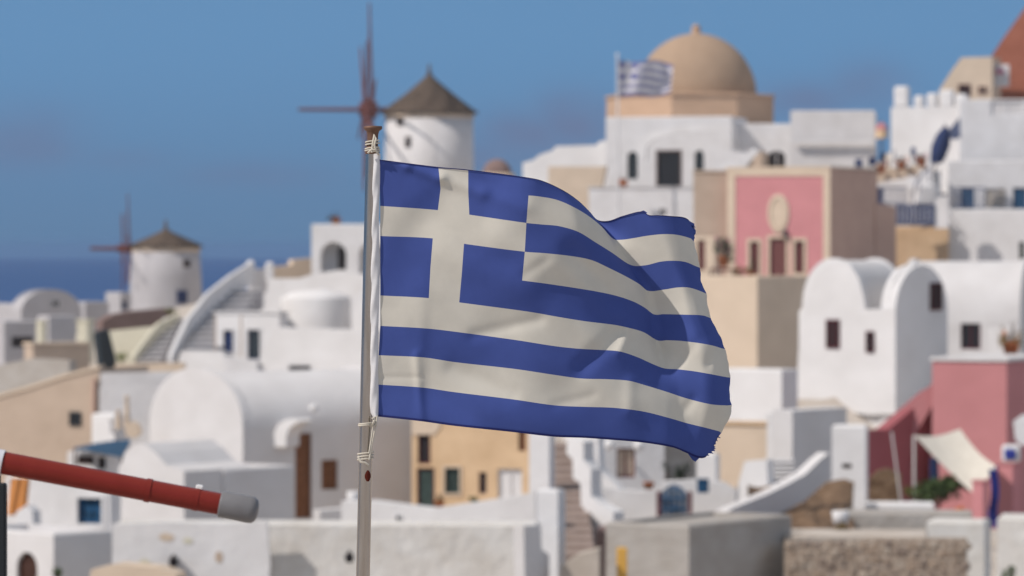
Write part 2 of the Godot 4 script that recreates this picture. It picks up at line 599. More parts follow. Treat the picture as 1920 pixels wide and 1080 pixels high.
func plant(called: String, label: String, px: float, py: float, w: float, h: float, d: float, leaf: String, n := 260, pot := "", bloom := "", group := "") -> Node3D:  # px, py: middle of its foot
	var at := P(px, py, d)
	var s := K * d
	var root := thing(called, label, "plant", at, group)
	var foot := at
	if pot:
		var st := begin()
		var r := minf(w * s * 0.3, 0.35)
		lathe(st, at, [Vector2(0.01, 0), Vector2(r * 0.7, 0), Vector2(r, r * 1.5), Vector2(r * 1.1, r * 1.5), Vector2(r * 1.1, r * 1.75), Vector2(r * 0.9, r * 1.75), Vector2(r * 0.85, r * 1.5), Vector2(0.01, r * 1.5)], 14)
		part("pot", st, M[pot], root)
		foot = at + Vector3(0, r * 1.5, 0)
	var stem := begin()
	for i in 5:
		var q := foot + Vector3(rng.randf_range(-0.3, 0.3) * w * s, h * s * rng.randf_range(0.4, 0.7), rng.randf_range(-0.2, 0.2) * w * s)
		tube(stem, [foot, foot.lerp(q, 0.5) + Vector3(0, 0.05, 0), q], 0.025, 0.01, 5)
	part("stem", stem, M.dark_wood, root)
	var cr := begin()
	var c := at + Vector3(0, h * s * 0.55, 0)
	for i in 6:
		var q := c + Vector3(rng.randf_range(-0.5, 0.5) * w * s * 0.6, rng.randf_range(-0.4, 0.4) * h * s * 0.6, rng.randf_range(-0.3, 0.3) * w * s)
		leaves(cr, q, Vector3(w, h, w) * s * rng.randf_range(0.2, 0.32), n / 6, maxf(0.06, w * s * 0.07))
	part("foliage", cr, M[leaf], root)
	if bloom:
		var bl := begin()
		for i in 4:
			var q := c + Vector3(rng.randf_range(-0.4, 0.4) * w * s, rng.randf_range(-0.3, 0.4) * h * s, 0.2 * w * s)
			leaves(bl, q, Vector3.ONE * w * s * 0.12, 14, 0.07)
		part("blossom", bl, M[bloom], root)
	return root

# ---------------------------------------------------------------- windmills
func windmill(called: String, label: String, d: float, cx: float, r_top: float, r_bot: float, y_eave: float, y_apex: float, y_base: float, hub: Vector2, tip: float, r_wheel: float, wins: Array, mat_: String) -> void:
	var s := K * d
	var at := P(cx, y_base, d)
	bases.append(at + Vector3(0, 0.3, 0))
	var he := P(cx, y_eave, d).y - at.y
	var ha := P(cx, y_apex, d).y - at.y
	var root := thing(called, label, "windmill", at)
	var st := begin()
	lathe(st, at, [Vector2(r_bot * s * 1.03, -1.0), Vector2(r_bot * s, 0), Vector2(lerpf(r_bot, r_top, 0.5) * s, he * 0.5), Vector2(r_top * s, he), Vector2(r_top * s * 0.9, he), Vector2(0.05, he)], 48, 0.003)
	part("tower", st, M[mat_], root)
	# thatched cap: courses of straw, each a skirt of its own
	var cap := begin()
	var hc := ha - he
	var n := 11
	for i in n:
		var t0 := float(i) / n
		var t1 := float(i + 1) / n
		var f0 := pow(1.0 - t0, 1.12)
		var f1 := pow(1.0 - t1, 1.12)
		var R := r_top * s * 1.06
		lathe(cap, at, [Vector2(R * f0 * 1.02 + 0.04, he - 0.05 + hc * t0), Vector2(R * f0 * 1.03 + 0.05, he + 0.08 + hc * t0), Vector2(R * f1 + 0.03, he + 0.08 + hc * t1)], 60, 0.02)
	part("thatch_roof", cap, M.thatch, root)
	var fin := begin()
	lathe(fin, at, [Vector2(0.26, ha - 0.2), Vector2(0.14, ha + 0.2), Vector2(0.08, ha + 0.75), Vector2(0.01, ha + 0.8)], 10)
	part("finial", fin, M.thatch, root)
	var eave := begin()
	lathe(eave, at, [Vector2(r_top * s * 1.005, he - 0.45), Vector2(r_top * s * 1.025, he - 0.4), Vector2(r_top * s * 1.025, he - 0.06), Vector2(r_top * s * 0.95, he - 0.05)], 48)
	part("eave_band", eave, M.cream, root)
	for w in wins:
		var dx: float = (w[0] - cx) * s
		var yy := P(w[0], w[1], d).y
		var R := lerpf(r_bot, r_top, (yy - at.y) / he) * s
		var ang := asin(clampf(dx / R, -1, 1))
		var f := {"B": at + Vector3(sin(ang), 0, cos(ang)) * R, "U": Vector3(cos(ang), 0, -sin(ang)), "N": Vector3(sin(ang), 0, cos(ang)), "d": d, "k": cos(ang)}
		var ww: float = w[2] * s / cos(ang)
		var hh: float = w[3] * s
		var bb := Basis(f.U, Vector3.UP, f.N)
		var fr := begin()
		bars(fr, f, {"x0": -ww / 2, "x1": ww / 2, "y0": yy - hh / 2, "y1": yy + hh / 2}, 0.08, -0.15, 0.06)
		var win := part(w[4], fr, M[w[5]], root)
		var pn := begin()
		box(pn, at_face(f, 0, yy, 0.0), Vector3(ww - 0.1, hh - 0.1, 0.06), bb)
		part("pane" if w[4] == "window" else "leaf", pn, M.glass if w[4] == "window" else M[w[5]], win)
	# the wheel: its axle points left along the ridge, so it is seen nearly from its edge
	var ax := Vector3(-cos(0.11), 0.0, sin(0.11))
	var hubp := P(hub.x, hub.y, d)
	var inner := Vector3(at.x, hubp.y, at.z)
	hubp.z = inner.z + (hubp.x - inner.x) / ax.x * ax.z
	var far_ := hubp + ax * (hub.x - tip) * s
	var sh := begin()
	tube(sh, [inner + ax * r_top * s * 0.9, hubp, far_], 0.22, 0.13, 10)
	var axle := part("axle", sh, M.wood, root)
	var hb := begin()
	tube(hb, [hubp - ax * 0.7, hubp + ax * 0.7], 0.62 * r_wheel / 200.0 + 0.05, 0.55 * r_wheel / 200.0 + 0.05, 14)
	part("hub", hb, M.wood, axle)
	var up := Vector3.UP
	var sd := ax.cross(up).normalized()
	var sp := 10
	for i in sp:
		var w := TAU * i / sp + 0.02
		var dir := up * cos(w) + sd * sin(w)
		var b := begin()
		tube(b, [hubp + ax * (0.25 if i % 2 else -0.25), hubp + dir * r_wheel * s * (1.0 if i == 0 else 0.76) + ax * (0.35 if i % 2 else -0.1)], 0.15 * r_wheel / 200.0 + 0.01, 0.07 * r_wheel / 200.0 + 0.01, 6)
		part("sail_arm", b, M.wood, root)
	for i in sp:
		var w := TAU * i / sp + 0.02
		var w2 := TAU * (i + 1) / sp + 0.02
		var b := begin()
		tube(b, [hubp + (up * cos(w) + sd * sin(w)) * r_wheel * s * 0.7, hubp + (up * cos(w2) + sd * sin(w2)) * r_wheel * s * 0.7], 0.014, 0.014, 4)
		part("rigging_rope", b, M.wood, root)

func stairs(called: String, label: String, n: int, a: Array, b: Array, mat_: String, side_yaw := 0.0) -> void:  # a, b: [x0, x1, y, depth] of the lowest and the topmost step
	var lowp := P((a[0] + a[1]) / 2.0, a[2], a[3])
	bases.append(lowp)
	bases.append(P((b[0] + b[1]) / 2.0, b[2] + 4, b[3] + 1))
	var root := thing(called, label, "staircase", lowp)
	for i in n:
		var t := float(i) / (n - 1)
		var d := lerpf(a[3], b[3], t)
		var l := P(lerpf(a[0], b[0], t), lerpf(a[2], b[2], t), d)
		var r := P(lerpf(a[1], b[1], t), lerpf(a[2], b[2], t), d)
		var run: float = absf(b[3] - a[3]) / (n - 1)
		var st := begin()
		var h := 1.2
		soft_box(st, (l + r) / 2 + Vector3(rng.randf_range(-0.02, 0.02), -h / 2, -run * 0.9), Vector3(r.x - l.x, h, run * 1.9), Basis(Vector3.UP, deg_to_rad(side_yaw)), 0.03)
		var step := part("step", st, M[mat_], root)
		if mat_ == "shade_step":
			continue
		st = begin()
		soft_box(st, (l + r) / 2 + Vector3(0, 0.03, 0.09), Vector3(r.x - l.x, 0.09, 0.34), Basis(Vector3.UP, deg_to_rad(side_yaw)), 0.03)
		part("nosing", st, M["white" if mat_ == "dull_or_shaded_white" else mat_], step)

func rail_wall(called: String, label: String, path: Array, high: float, thick: float, mat_: String) -> void:  # a parapet that climbs along a path of [x, y, depth], given along its top
	var pts := path.map(func(q): return P(q[0], q[1], q[2]))
	var root := thing(called, label, "wall", pts[0] - Vector3(0, high, 0))
	var st := begin()
	var rows := [PackedVector3Array(), PackedVector3Array(), PackedVector3Array(), PackedVector3Array(), PackedVector3Array(), PackedVector3Array()]
	for i in pts.size():
		var t: Vector3 = pts[mini(i + 1, pts.size() - 1)] - pts[maxi(i - 1, 0)]
		var n := Vector3(t.z, 0, -t.x).normalized() * thick / 2
		var p: Vector3 = pts[i]
		var up := Vector3(0, 0.06, 0)
		rows[0].append(p + n - Vector3(0, high + 1.2, 0))
		rows[1].append(p + n - up)
		rows[2].append(p + n * 0.7)
		rows[3].append(p - n * 0.7)
		rows[4].append(p - n - up)
		rows[5].append(p - n - Vector3(0, high + 1.2, 0))
	grid(st, rows, false, false)
	for k in [0, pts.size() - 1]:
		face(st, rows.map(func(r): return r[k]), (pts[k] - pts[1 if k == 0 else k - 1]))
	part("wall", st, M[mat_], root)

# ---------------------------------------------------------------- the flag
const FD := 15.7
var borders: Array = []               # for each stripe border, 0 at the top: points [u, x, y]
var creases := [[716, 300, 765, 312, 8, -0.006], [765, 312, 828, 334, 11, -0.013], [828, 334, 905, 362, 13, -0.010], [905, 362, 985, 390, 15, -0.007], [1163, 658, 1180, 612, 9, -0.012], [1232, 640, 1243, 684, 9, 0.010],
	[1328, 684, 1345, 650, 9, 0.006], [1285, 768, 1300, 748, 10, 0.005], [890, 628, 1010, 600, 12, 0.007], [708, 707, 790, 708, 4, 0.003], [1090, 690, 1160, 625, 16, 0.016], [985, 515, 1025, 488, 10, 0.004],
	[1262, 690, 1310, 640, 11, 0.004], [850, 690, 960, 740, 16, 0.008], [1040, 760, 1110, 742, 10, 0.004], [1180, 770, 1182, 716, 12, -0.007], [1075, 470, 1150, 560, 18, 0.016], [780, 665, 792, 790, 7, -0.006]]
var flag_noise := FastNoiseLite.new()

func arclen(pts: Array, u0: float, u1: float) -> Array:
	var l := [0.0]
	for i in range(1, pts.size()):
		l.append(l[-1] + Vector2(pts[i][0] - pts[i - 1][0], pts[i][1] - pts[i - 1][1]).length())
	var out := []
	for i in pts.size():
		out.append([lerpf(u0, u1, l[i] / l[-1]), float(pts[i][0]), float(pts[i][1])])
	return out

func border(keys: Array, mid: Array, right: Array) -> void:
	var us := [0.0, 4.0 / 27, 6.0 / 27, 10.0 / 27]
	var a := []
	for i in 3:
		a.append([us[i], float(keys[i][0]), float(keys[i][1])])
	a.append_array(arclen([keys[3]] + mid, us[3], 0.70))
	a.append_array(arclen([mid[-1]] + right, 0.70, 1.0).slice(1))
	borders.append(a)

func on_border(i: int, u: float) -> Vector2:            # a smooth curve through the points of border i
	var b: Array = borders[i]
	var k := 0
	while k < b.size() - 2 and u > b[k + 1][0]:
		k += 1
	var h: float = b[k + 1][0] - b[k][0]
	var t := clampf((u - b[k][0]) / h, 0.0, 1.0)
	var m := []
	for q in [k, k + 1]:
		var lo := maxi(q - 1, 0)
		var hi := mini(q + 1, b.size() - 1)
		var w: float = h / (b[hi][0] - b[lo][0])
		m.append(Vector2(b[hi][1] - b[lo][1], b[hi][2] - b[lo][2]) * w)
	var p := Vector2(b[k][1], b[k][2])
	var q2 := Vector2(b[k + 1][1], b[k + 1][2])
	var t2 := t * t
	var t3 := t2 * t
	return p * (2 * t3 - 3 * t2 + 1) + m[0] * (t3 - 2 * t2 + t) + q2 * (-2 * t3 + 3 * t2) + m[1] * (t3 - t2)

func flag_px(u: float, v: float) -> Vector2:
	var r := clampf(v * 9.0, 0.0, 9.0)
	var i := mini(int(r), 8)
	var p := on_border(i, u).lerp(on_border(i + 1, u), r - i)
	var e := smoothstep(0.975, 1.0, u)                   # the fly edge is worn
	if e > 0.0:
		p.x += e * (flag_noise.get_noise_2d(v * 700.0, 5.0) * 5.0 + flag_noise.get_noise_2d(v * 2600.0, 50.0) * 3.0 * (0.3 + smoothstep(0.15, 0.0, v) + smoothstep(0.85, 1.0, v)) - 1.0)
		p.y += e * flag_noise.get_noise_2d(v * 1700.0, 90.0) * 2.0
	return p

var slope_at := [[0.0, 0.05], [0.10, 0.14], [0.22, -0.08], [0.34, 0.08], [0.42, 0.30], [0.50, 0.42], [0.57, 1.0], [0.675, 1.6], [0.70, 0.05], [0.74, -0.25], [0.86, -0.10], [0.91, 0.40], [0.955, 0.95], [1.0, 1.1]]
var slope_low := [[0.0, 0.04], [0.12, 0.0], [0.145, 0.28], [0.17, 0.08], [0.35, 0.12], [0.45, 0.42], [0.56, 0.18], [0.64, 0.62], [0.74, 0.55], [0.77, 0.25], [0.86, 0.12], [0.93, 0.35], [1.0, 0.2]]

func table(t: Array, u: float) -> float:
	for k in t.size() - 1:
		if u <= t[k + 1][0]:
			return lerpf(t[k][1], t[k + 1][1], smoothstep(t[k][0], t[k + 1][0], u))
	return t[-1][1]

var depth_hi := PackedFloat32Array()
var depth_lo := PackedFloat32Array()

func flag_tables() -> void:
	var a := 0.0
	var b := 0.0
	for i in 401:
		depth_hi.append(a)
		depth_lo.append(b)
		a += table(slope_at, i / 400.0) * 1.32 / 400.0
		b += table(slope_low, i / 400.0) * 1.32 / 400.0

func flag_at(u: float, v: float, out := 0.0) -> Vector3:
	var p := flag_px(u, v)
	var k := clampf(u, 0, 1) * 400.0
	var i := mini(int(k), 399)
	var hi := lerpf(depth_hi[i], depth_hi[i + 1], k - i)
	var lo := lerpf(depth_lo[i], depth_lo[i + 1], k - i)
	var z := lerpf(hi, lo, smoothstep(0.45, 0.95, v + 0.25 * (0.6 - u)))
	z += 0.012 * sin(v * 9.0 + u * 6.0) * smoothstep(0.02, 0.3, u)
	z += 0.10 * smoothstep(0.16, 0.0, v) * smoothstep(0.5, 0.66, u) * smoothstep(0.80, 0.68, u)
	for c in creases:
		var a := Vector2(c[0], c[1])
		var d := Vector2(c[2], c[3]) - a
		var t := clampf((p - a).dot(d) / d.length_squared(), 0, 1)
		var off := p - a - d * t
		var r2: float = off.length_squared() / (c[4] * c[4])
		if r2 < 9.0:
			z += c[5] * exp(-r2)
	z += flag_noise.get_noise_2d(p.x * 0.55 + p.y * 0.25, p.y * 0.5) * 0.009 * smoothstep(0.0, 0.1, u)
	z += 0.0035 * sin((p.x * 0.55 - p.y) * 0.062 + 2.0 * flag_noise.get_noise_2d(p.x * 0.3, p.y * 0.3)) * smoothstep(0.05, 0.25, u) * (0.4 + 0.6 * smoothstep(0.2, 0.6, v))
	return P(p.x, p.y, FD + z - out)

func cloth_piece(called: String, m: Material, root: Node, u0: float, u1: float, v0: float, v1: float, out := 0.0) -> void:
	var st := begin()
	var nu := maxi(2, int(ceil((u1 - u0) * 150)))
	var nv := maxi(2, int(ceil((v1 - v0) * 108)))
	var rows := []
	for j in nv + 1:
		var row := PackedVector3Array()
		for i in nu + 1:
			row.append(flag_at(lerpf(u0, u1, float(i) / nu), lerpf(v0, v1, float(j) / nv), out))
		rows.append(row)
	grid(st, rows)
	part(called, st, m, root)

func build_flag() -> void:
	flag_noise.seed = 7
	flag_noise.frequency = 0.012
	flag_noise.fractal_octaves = 1
	border([[711, 299], [822, 313], [878, 318], [991, 333]], [[1020, 340], [1058, 358], [1084, 376], [1105, 396], [1121, 412.5]], [[1141, 414], [1167, 405], [1205, 396], [1216, 403], [1235, 403.5], [1258, 405], [1284, 408], [1300, 418]])
	border([[712, 343], [826, 354], [878, 361], [991, 366.5]], [[1012, 368.5], [1045, 375], [1077, 389], [1105, 406], [1127, 424], [1150, 448]], [[1165, 449.5], [1185, 447], [1214, 442], [1245, 439], [1271, 440.6], [1297, 447.6], [1306, 452]])
	border([[713, 386], [821, 394], [880, 402.5], [987, 418]], [[1017, 421], [1048, 424], [1084, 434.6], [1116, 454], [1147, 473.5], [1182, 496.5]], [[1209, 497.5], [1240, 490.4], [1266, 489], [1287, 491.7], [1310, 502]])
	border([[713, 442.5], [811.5, 447], [870, 457], [984, 472]], [[1025, 475], [1077, 481], [1110, 488], [1141, 502], [1175, 519], [1199, 533], [1214, 545]], [[1245, 543], [1271, 539], [1294, 539.7], [1323, 549.5]])
	border([[713, 498], [807, 503], [866, 512], [979, 526]], [[1025, 532], [1077, 539.7], [1121, 547], [1157, 555], [1188, 565.6], [1209, 577], [1225, 589]], [[1245, 589], [1284, 590], [1318, 591.5], [1333, 597]])
	border([[713, 554], [804, 559], [861, 567], [974, 582]], [[1007, 587], [1040, 593], [1095, 602], [1151, 609], [1179, 614.7], [1207, 623], [1232, 638]], [[1251, 638], [1282, 639.7], [1332, 647], [1362, 656]])
	border([[713, 611], [801, 616], [857, 622.5], [970, 638]], [[1040, 649], [1082, 653.6], [1123, 656], [1162, 659], [1196, 670], [1218, 680], [1243, 690]], [[1271, 692.5], [1307, 697], [1370, 708.6]])
	border([[710, 666], [797, 670.5], [853, 679], [967, 692]], [[1040, 703], [1090, 709.7], [1137, 711], [1179, 714], [1212, 723], [1248, 734]], [[1284, 746], [1318, 755], [1340, 759], [1375, 760.6]])
	border([[708, 721], [795, 727], [850, 735], [963, 749]], [[1040, 760], [1095, 762.8], [1151, 764.7], [1207, 771.7], [1252, 783]], [[1290, 794], [1323, 802], [1357, 811]])
	border([[708, 781], [791, 790], [848, 798], [960, 810]], [[1040, 819], [1095, 821], [1151, 825], [1207, 830], [1257, 838]], [[1284, 848], [1304, 857], [1318, 859], [1329, 854]])
	flag_tables()
	var blue := mk("flag_blue", lin(0.060, 0.094, 0.32), 0.85)
	var white := mk("flag_white", lin(0.65, 0.62, 0.55), 0.85)
	var hem := mk("flag_hem", lin(0.02, 0.025, 0.12), 0.85)
	for m in [blue, white]:
		var weave := noise(0.012, 5, 5, Color(0.94, 0.94, 0.94), Color(1, 1, 1))
		m.albedo_texture = weave
		m.uv1_triplanar = true
		m.uv1_world_triplanar = true
		m.uv1_scale = Vector3.ONE * 1.1
		m.backlight_enabled = true
		m.backlight = Color(0.30, 0.30, 0.30)
	var root := thing("flag", "large blue and white striped flag with a cross, frayed at its outer edge", "flag", P(708, 781, FD))
	var cu := 10.0 / 27
	for i in 9:
		cloth_piece("blue_stripe" if i % 2 == 0 else "white_stripe", blue if i % 2 == 0 else white, root, cu if i < 5 else 0.0, 1.0, i / 9.0, (i + 1) / 9.0)
	for a in [[0.0, 4.0 / 27, 0.0, 2.0 / 9], [6.0 / 27, cu, 0.0, 2.0 / 9], [0.0, 4.0 / 27, 3.0 / 9, 5.0 / 9], [6.0 / 27, cu, 3.0 / 9, 5.0 / 9]]:
		cloth_piece("canton_square", blue, root, a[0], a[1], a[2], a[3])
	cloth_piece("cross_bar", white, root, 0.0, cu, 2.0 / 9, 3.0 / 9)
	cloth_piece("cross_arm", white, root, 4.0 / 27, 6.0 / 27, 0.0, 2.0 / 9)
	cloth_piece("cross_arm", white, root, 4.0 / 27, 6.0 / 27, 3.0 / 9, 5.0 / 9)
	cloth_piece("hem", hem, root, 0.0, 0.985, 0.993, 1.0, 0.003)
	cloth_piece("hem", hem, root, 0.0, 0.985, 0.0, 0.005, 0.003)
	# loose threads and rags on the worn edge
	var rg := begin()
	for i in 26:
		var v := rng.randf_range(0.9, 1.0) if i % 3 else rng.randf_range(0.0, 0.09)
		var p := flag_at(1.0, v)
		var q := flag_at(0.99, clampf(v + 0.006, 0, 1))
		var tip := p + Vector3(rng.randf_range(0.002, 0.010), rng.randf_range(-0.012, 0.004), rng.randf_range(-0.01, 0.01))
		tri(rg, p, tip, q)
	part("frayed_threads", rg, blue, root).set_meta("kind", "stuff")
	var rag := begin()
	for t in [[[1290, 851], [1313, 857], [1304, 866], [1298, 862]], [[1196, 398], [1207, 394.5], [1214, 399], [1206, 403]]]:
		var pts: Array = t.map(func(p): return P(p[0], p[1], -flag_at(1.0, 1.0).z if p[1] > 600 else -flag_at(0.82, 0.0).z))
		face(rag, pts, Vector3(0, 0, 1))
	part("torn_corner", rag, blue, root)
	# the sleeve that runs along the pole
	var sv := begin()
	var rows := []
	for j in 41:
		var t := j / 40.0
		var y := lerpf(288, 786, t)
		var x0 := lerpf(694.5, 690, t) + 1.2 * sin(t * 9.0)
		var x1 := lerpf(712.5, 709, t) + 1.0 * sin(t * 14.0 + 1.0)
		if t > 0.97:
			x0 = lerpf(x0, x1, (t - 0.97) * 18)
		var row := PackedVector3Array()
		for i in 11:
			var w := PI * i / 10.0
			row.append(P((x0 + x1) / 2 - cos(w) * (x1 - x0) / 2, y + sin(t * 30) * 0.6, FD + 0.004 - sin(w) * 0.018 - 0.002 * sin(t * 40 + i)))
		rows.append(row)
	grid(sv, rows)
	part("sleeve", sv, mk("sleeve_cloth", lin(0.74, 0.74, 0.76), 0.85, mottle, 4.0), root)

func pole_x(y: float) -> float:
	return 699.0 - (y - 250.0) * 0.0222

func build_pole() -> void:
	var s := K * FD
	var top := P(pole_x(286), 286, FD + 0.014)
	var foot := top + (P(pole_x(1080), 1080, FD + 0.014) - top) * 1.62
	var root := thing("flagpole", "tall worn metal flagpole with a flared cap and a rust spot", "flagpole", foot)
	var st := begin()
	tube(st, [foot, (foot + top) / 2, top], 13.3 * s, 12.6 * s, 28)
	part("tube", st, M.steel, root)
	var cap := begin()
	var dir := (top - foot).normalized()
	var b := Basis(Vector3.RIGHT, dir, Vector3.BACK).orthonormalized()
	var rust := mk("rusty_metal", lin(0.20, 0.12, 0.09), 0.6, M.steel.albedo_texture, 6.0)
	rust.metallic = 0.4
	var prof := [Vector2(12.4, 288), Vector2(12.0, 276), Vector2(10.5, 274), Vector2(10.0, 262), Vector2(10.4, 252), Vector2(12, 246), Vector2(17.2, 242), Vector2(17.6, 239), Vector2(16.6, 236.5), Vector2(0.3, 235.5)]
	var rows := []
	for p in prof:
		var c: Vector3 = top + dir * (286 - p.y) * s
		var row := PackedVector3Array()
		for j in 29:
			var w := TAU * (j % 28) / 28
			row.append(c + b * Vector3(cos(w) * p.x * s, 0, sin(w) * p.x * s))
		rows.append(row)
	grid(cap, rows)
	part("cap", cap, rust, root)
	var spot := begin()
	rows = []
	for j in 9:
		var row := PackedVector3Array()
		var y := 882 + j * 2.6
		var half := 0.62 * sin(PI * (j + 0.6) / 9.6)
		for i in 7:
			var w := 0.42 + half * (i / 6.0 - 0.5) * 1.5
			var c: Vector3 = top + dir * (286 - y) * s
			row.append(c + b * Vector3(sin(w), 0, cos(w)) * (12.9 * s + 0.0025 + 0.002 * sin(PI * i / 6.0)))
		rows.append(row)
	grid(spot, rows)
	part("rust_spot", spot, mk("rust", lin(0.11, 0.02, 0.012), 0.9, M.steel.albedo_texture, 8.0), root)
	var band := begin()
	rows = []
	for y in [283, 284, 288, 289]:
		var c: Vector3 = top + dir * (286 - y) * s
		var row := PackedVector3Array()
		for j in 29:
			var w := TAU * (j % 28) / 28
			var r: float = (12.6 if y in [283, 289] else 13.5) * s
			row.append(c + b * Vector3(cos(w) * r, 0, sin(w) * r))
		rows.append(row)
	grid(band, rows)
	part("collar", band, rust, root)
	# cords
	var cord_m := mk("cord_fibre", lin(0.62, 0.58, 0.50), 0.95, mottle, 6.0)
	var ring := func(y: float, turns: float, rise: float, r: float, from: float) -> Array:
		var pts := []
		var n := int(18 * turns)
		for i in n + 1:
			var w := from + TAU * turns * i / n
			var c: Vector3 = top + dir * (286 - (y + rise * i / n)) * s
			pts.append(c + b * Vector3(cos(w), 0.06 * sin(w * 1.0 + 1.0), sin(w)) * r * s)
		return pts
	var c1 := thing("cord", "pale cord knotted round the pole cap at the upper corner of the flag", "cord", P(702, 288, FD))
	for a in [[264, 1.6, 8, 13.0], [277, 2.2, 8, 13.6]]:
		var q := begin()
		tube(q, ring.call(a[0], a[1], a[2], a[3], 0.4), 0.003, 0.003, 6)
		part("winding", q, cord_m, c1)
	var kn := begin()
	tube(kn, [P(697, 286, FD - 0.035), P(699, 268, FD - 0.03), P(702, 252, FD - 0.026), P(705, 260, FD - 0.03), P(702, 272, FD - 0.034), P(706, 284, FD - 0.034), P(710, 290, FD - 0.02)], 0.004, 0.004, 6)
	part("knot", kn, cord_m, c1)
	kn = begin()
	tube(kn, [P(690, 287, FD - 0.03), P(697, 280, FD - 0.036), P(704, 281, FD - 0.036), P(710, 289, FD - 0.02)], 0.004, 0.004, 6)
	part("knot", kn, cord_m, c1)
	var c2 := thing("cord", "pale cord tied round the pole below the lower corner of the flag", "cord", P(692, 868, FD))
	for a in [[794, 2.0, 6, 14.2], [849, 2.6, 14, 14.6]]:
		var q := begin()
		tube(q, ring.call(a[0], a[1], a[2], a[3], 0.2), 0.0034, 0.0034, 6)
		part("winding", q, cord_m, c2)
	var ln := begin()
	tube(ln, [P(704, 782, FD - 0.02), P(706, 792, FD - 0.02), P(701, 815, FD - 0.02), P(696, 840, FD - 0.022), P(692.5, 862, FD - 0.026)], 0.0036, 0.0036, 6)
	part("line", ln, cord_m, c2)
	ln = begin()
	tube(ln, [P(699, 800, FD - 0.02), P(696, 825, FD - 0.022), P(692, 850, FD - 0.026)], 0.003, 0.003, 6)
	part("line", ln, cord_m, c2)
	var k2 := begin()
	tube(k2, [P(698, 786, FD - 0.03), P(706, 780, FD - 0.026), P(705, 795, FD - 0.026), P(697, 800, FD - 0.03), P(702, 788, FD - 0.034)], 0.0055, 0.0055, 6)
	part("knot", k2, cord_m, c2)
	k2 = begin()
	tube(k2, [P(672, 857, FD - 0.03), P(676, 866, FD - 0.036), P(684, 867, FD - 0.038), P(691, 872, FD - 0.03)], 0.0046, 0.0046, 6)
	part("knot", k2, cord_m, c2)

func small_flag() -> void:
	var d := 282.0
	var s := K * d
	var foot := P(1160, 440, d)
	var root := thing("flagpole", "thin white flagpole standing before the domed church", "flagpole", foot)
	var st := begin()
	tube(st, [foot, P(1157.5, 106, d)], 0.09, 0.06, 8)
	part("tube", st, M.white_b, root)
	var kb := begin()
	lathe(kb, P(1157.5, 106, d), [Vector2(0.01, -0.02), Vector2(0.12, 0.06), Vector2(0.12, 0.16), Vector2(0.01, 0.25)], 10)
	part("knob", kb, M.white_b, root)
	var at := func(u: float, v: float) -> Vector3:
		var x := lerpf(1159, 1262 - 5 * v, u)
		var y := lerpf(113, 181, v) + 8 * u * (0.6 - 1.0 * v) + 5 * sin(u * 7.5 + v * 3.0) * u
		var z := 0.3 * sin(u * 9.0 + v * 1.8) * smoothstep(0.0, 0.3, u) + 0.16 * sin(u * 17.0 - v * 3.0) * u
		return P(x, y, d + z + u * 1.2)
	var fl := thing("flag", "small blue and white striped flag flying before the dome", "flag", at.call(0.0, 1.0))
	var faded := mk("faded_blue", lin(0.13, 0.14, 0.34), 0.85)
	var faded_white := mk("faded_white", lin(0.75, 0.73, 0.72), 0.85)
	for m in [faded, faded_white]:
		m.backlight_enabled = true
		m.backlight = Color(0.6, 0.6, 0.6)
	var piece := func(called: String, m: Material, u0: float, u1: float, v0: float, v1: float) -> void:
		var q := begin()
		var rows := []
		for j in 4:
			var row := PackedVector3Array()
			for i in 25:
				row.append(at.call(lerpf(u0, u1, i / 24.0), lerpf(v0, v1, j / 3.0)))
			rows.append(row)
		grid(q, rows)
		part(called, q, m, fl)
	for i in 9:
		piece.call("blue_stripe" if i % 2 == 0 else "white_stripe", faded if i % 2 == 0 else faded_white, 10.0 / 27 if i < 5 else 0.0, 1.0, i / 9.0, (i + 1) / 9.0)
	for a in [[0.0, 4.0 / 27, 0.0, 2.0 / 9], [6.0 / 27, 10.0 / 27, 0.0, 2.0 / 9], [0.0, 4.0 / 27, 3.0 / 9, 5.0 / 9], [6.0 / 27, 10.0 / 27, 3.0 / 9, 5.0 / 9]]:
		piece.call("canton_square", faded, a[0], a[1], a[2], a[3])
	piece.call("cross_bar", faded_white, 0.0, 10.0 / 27, 2.0 / 9, 3.0 / 9)
	piece.call("cross_arm", faded_white, 4.0 / 27, 6.0 / 27, 0.0, 2.0 / 9)
	piece.call("cross_arm", faded_white, 4.0 / 27, 6.0 / 27, 3.0 / 9, 5.0 / 9)

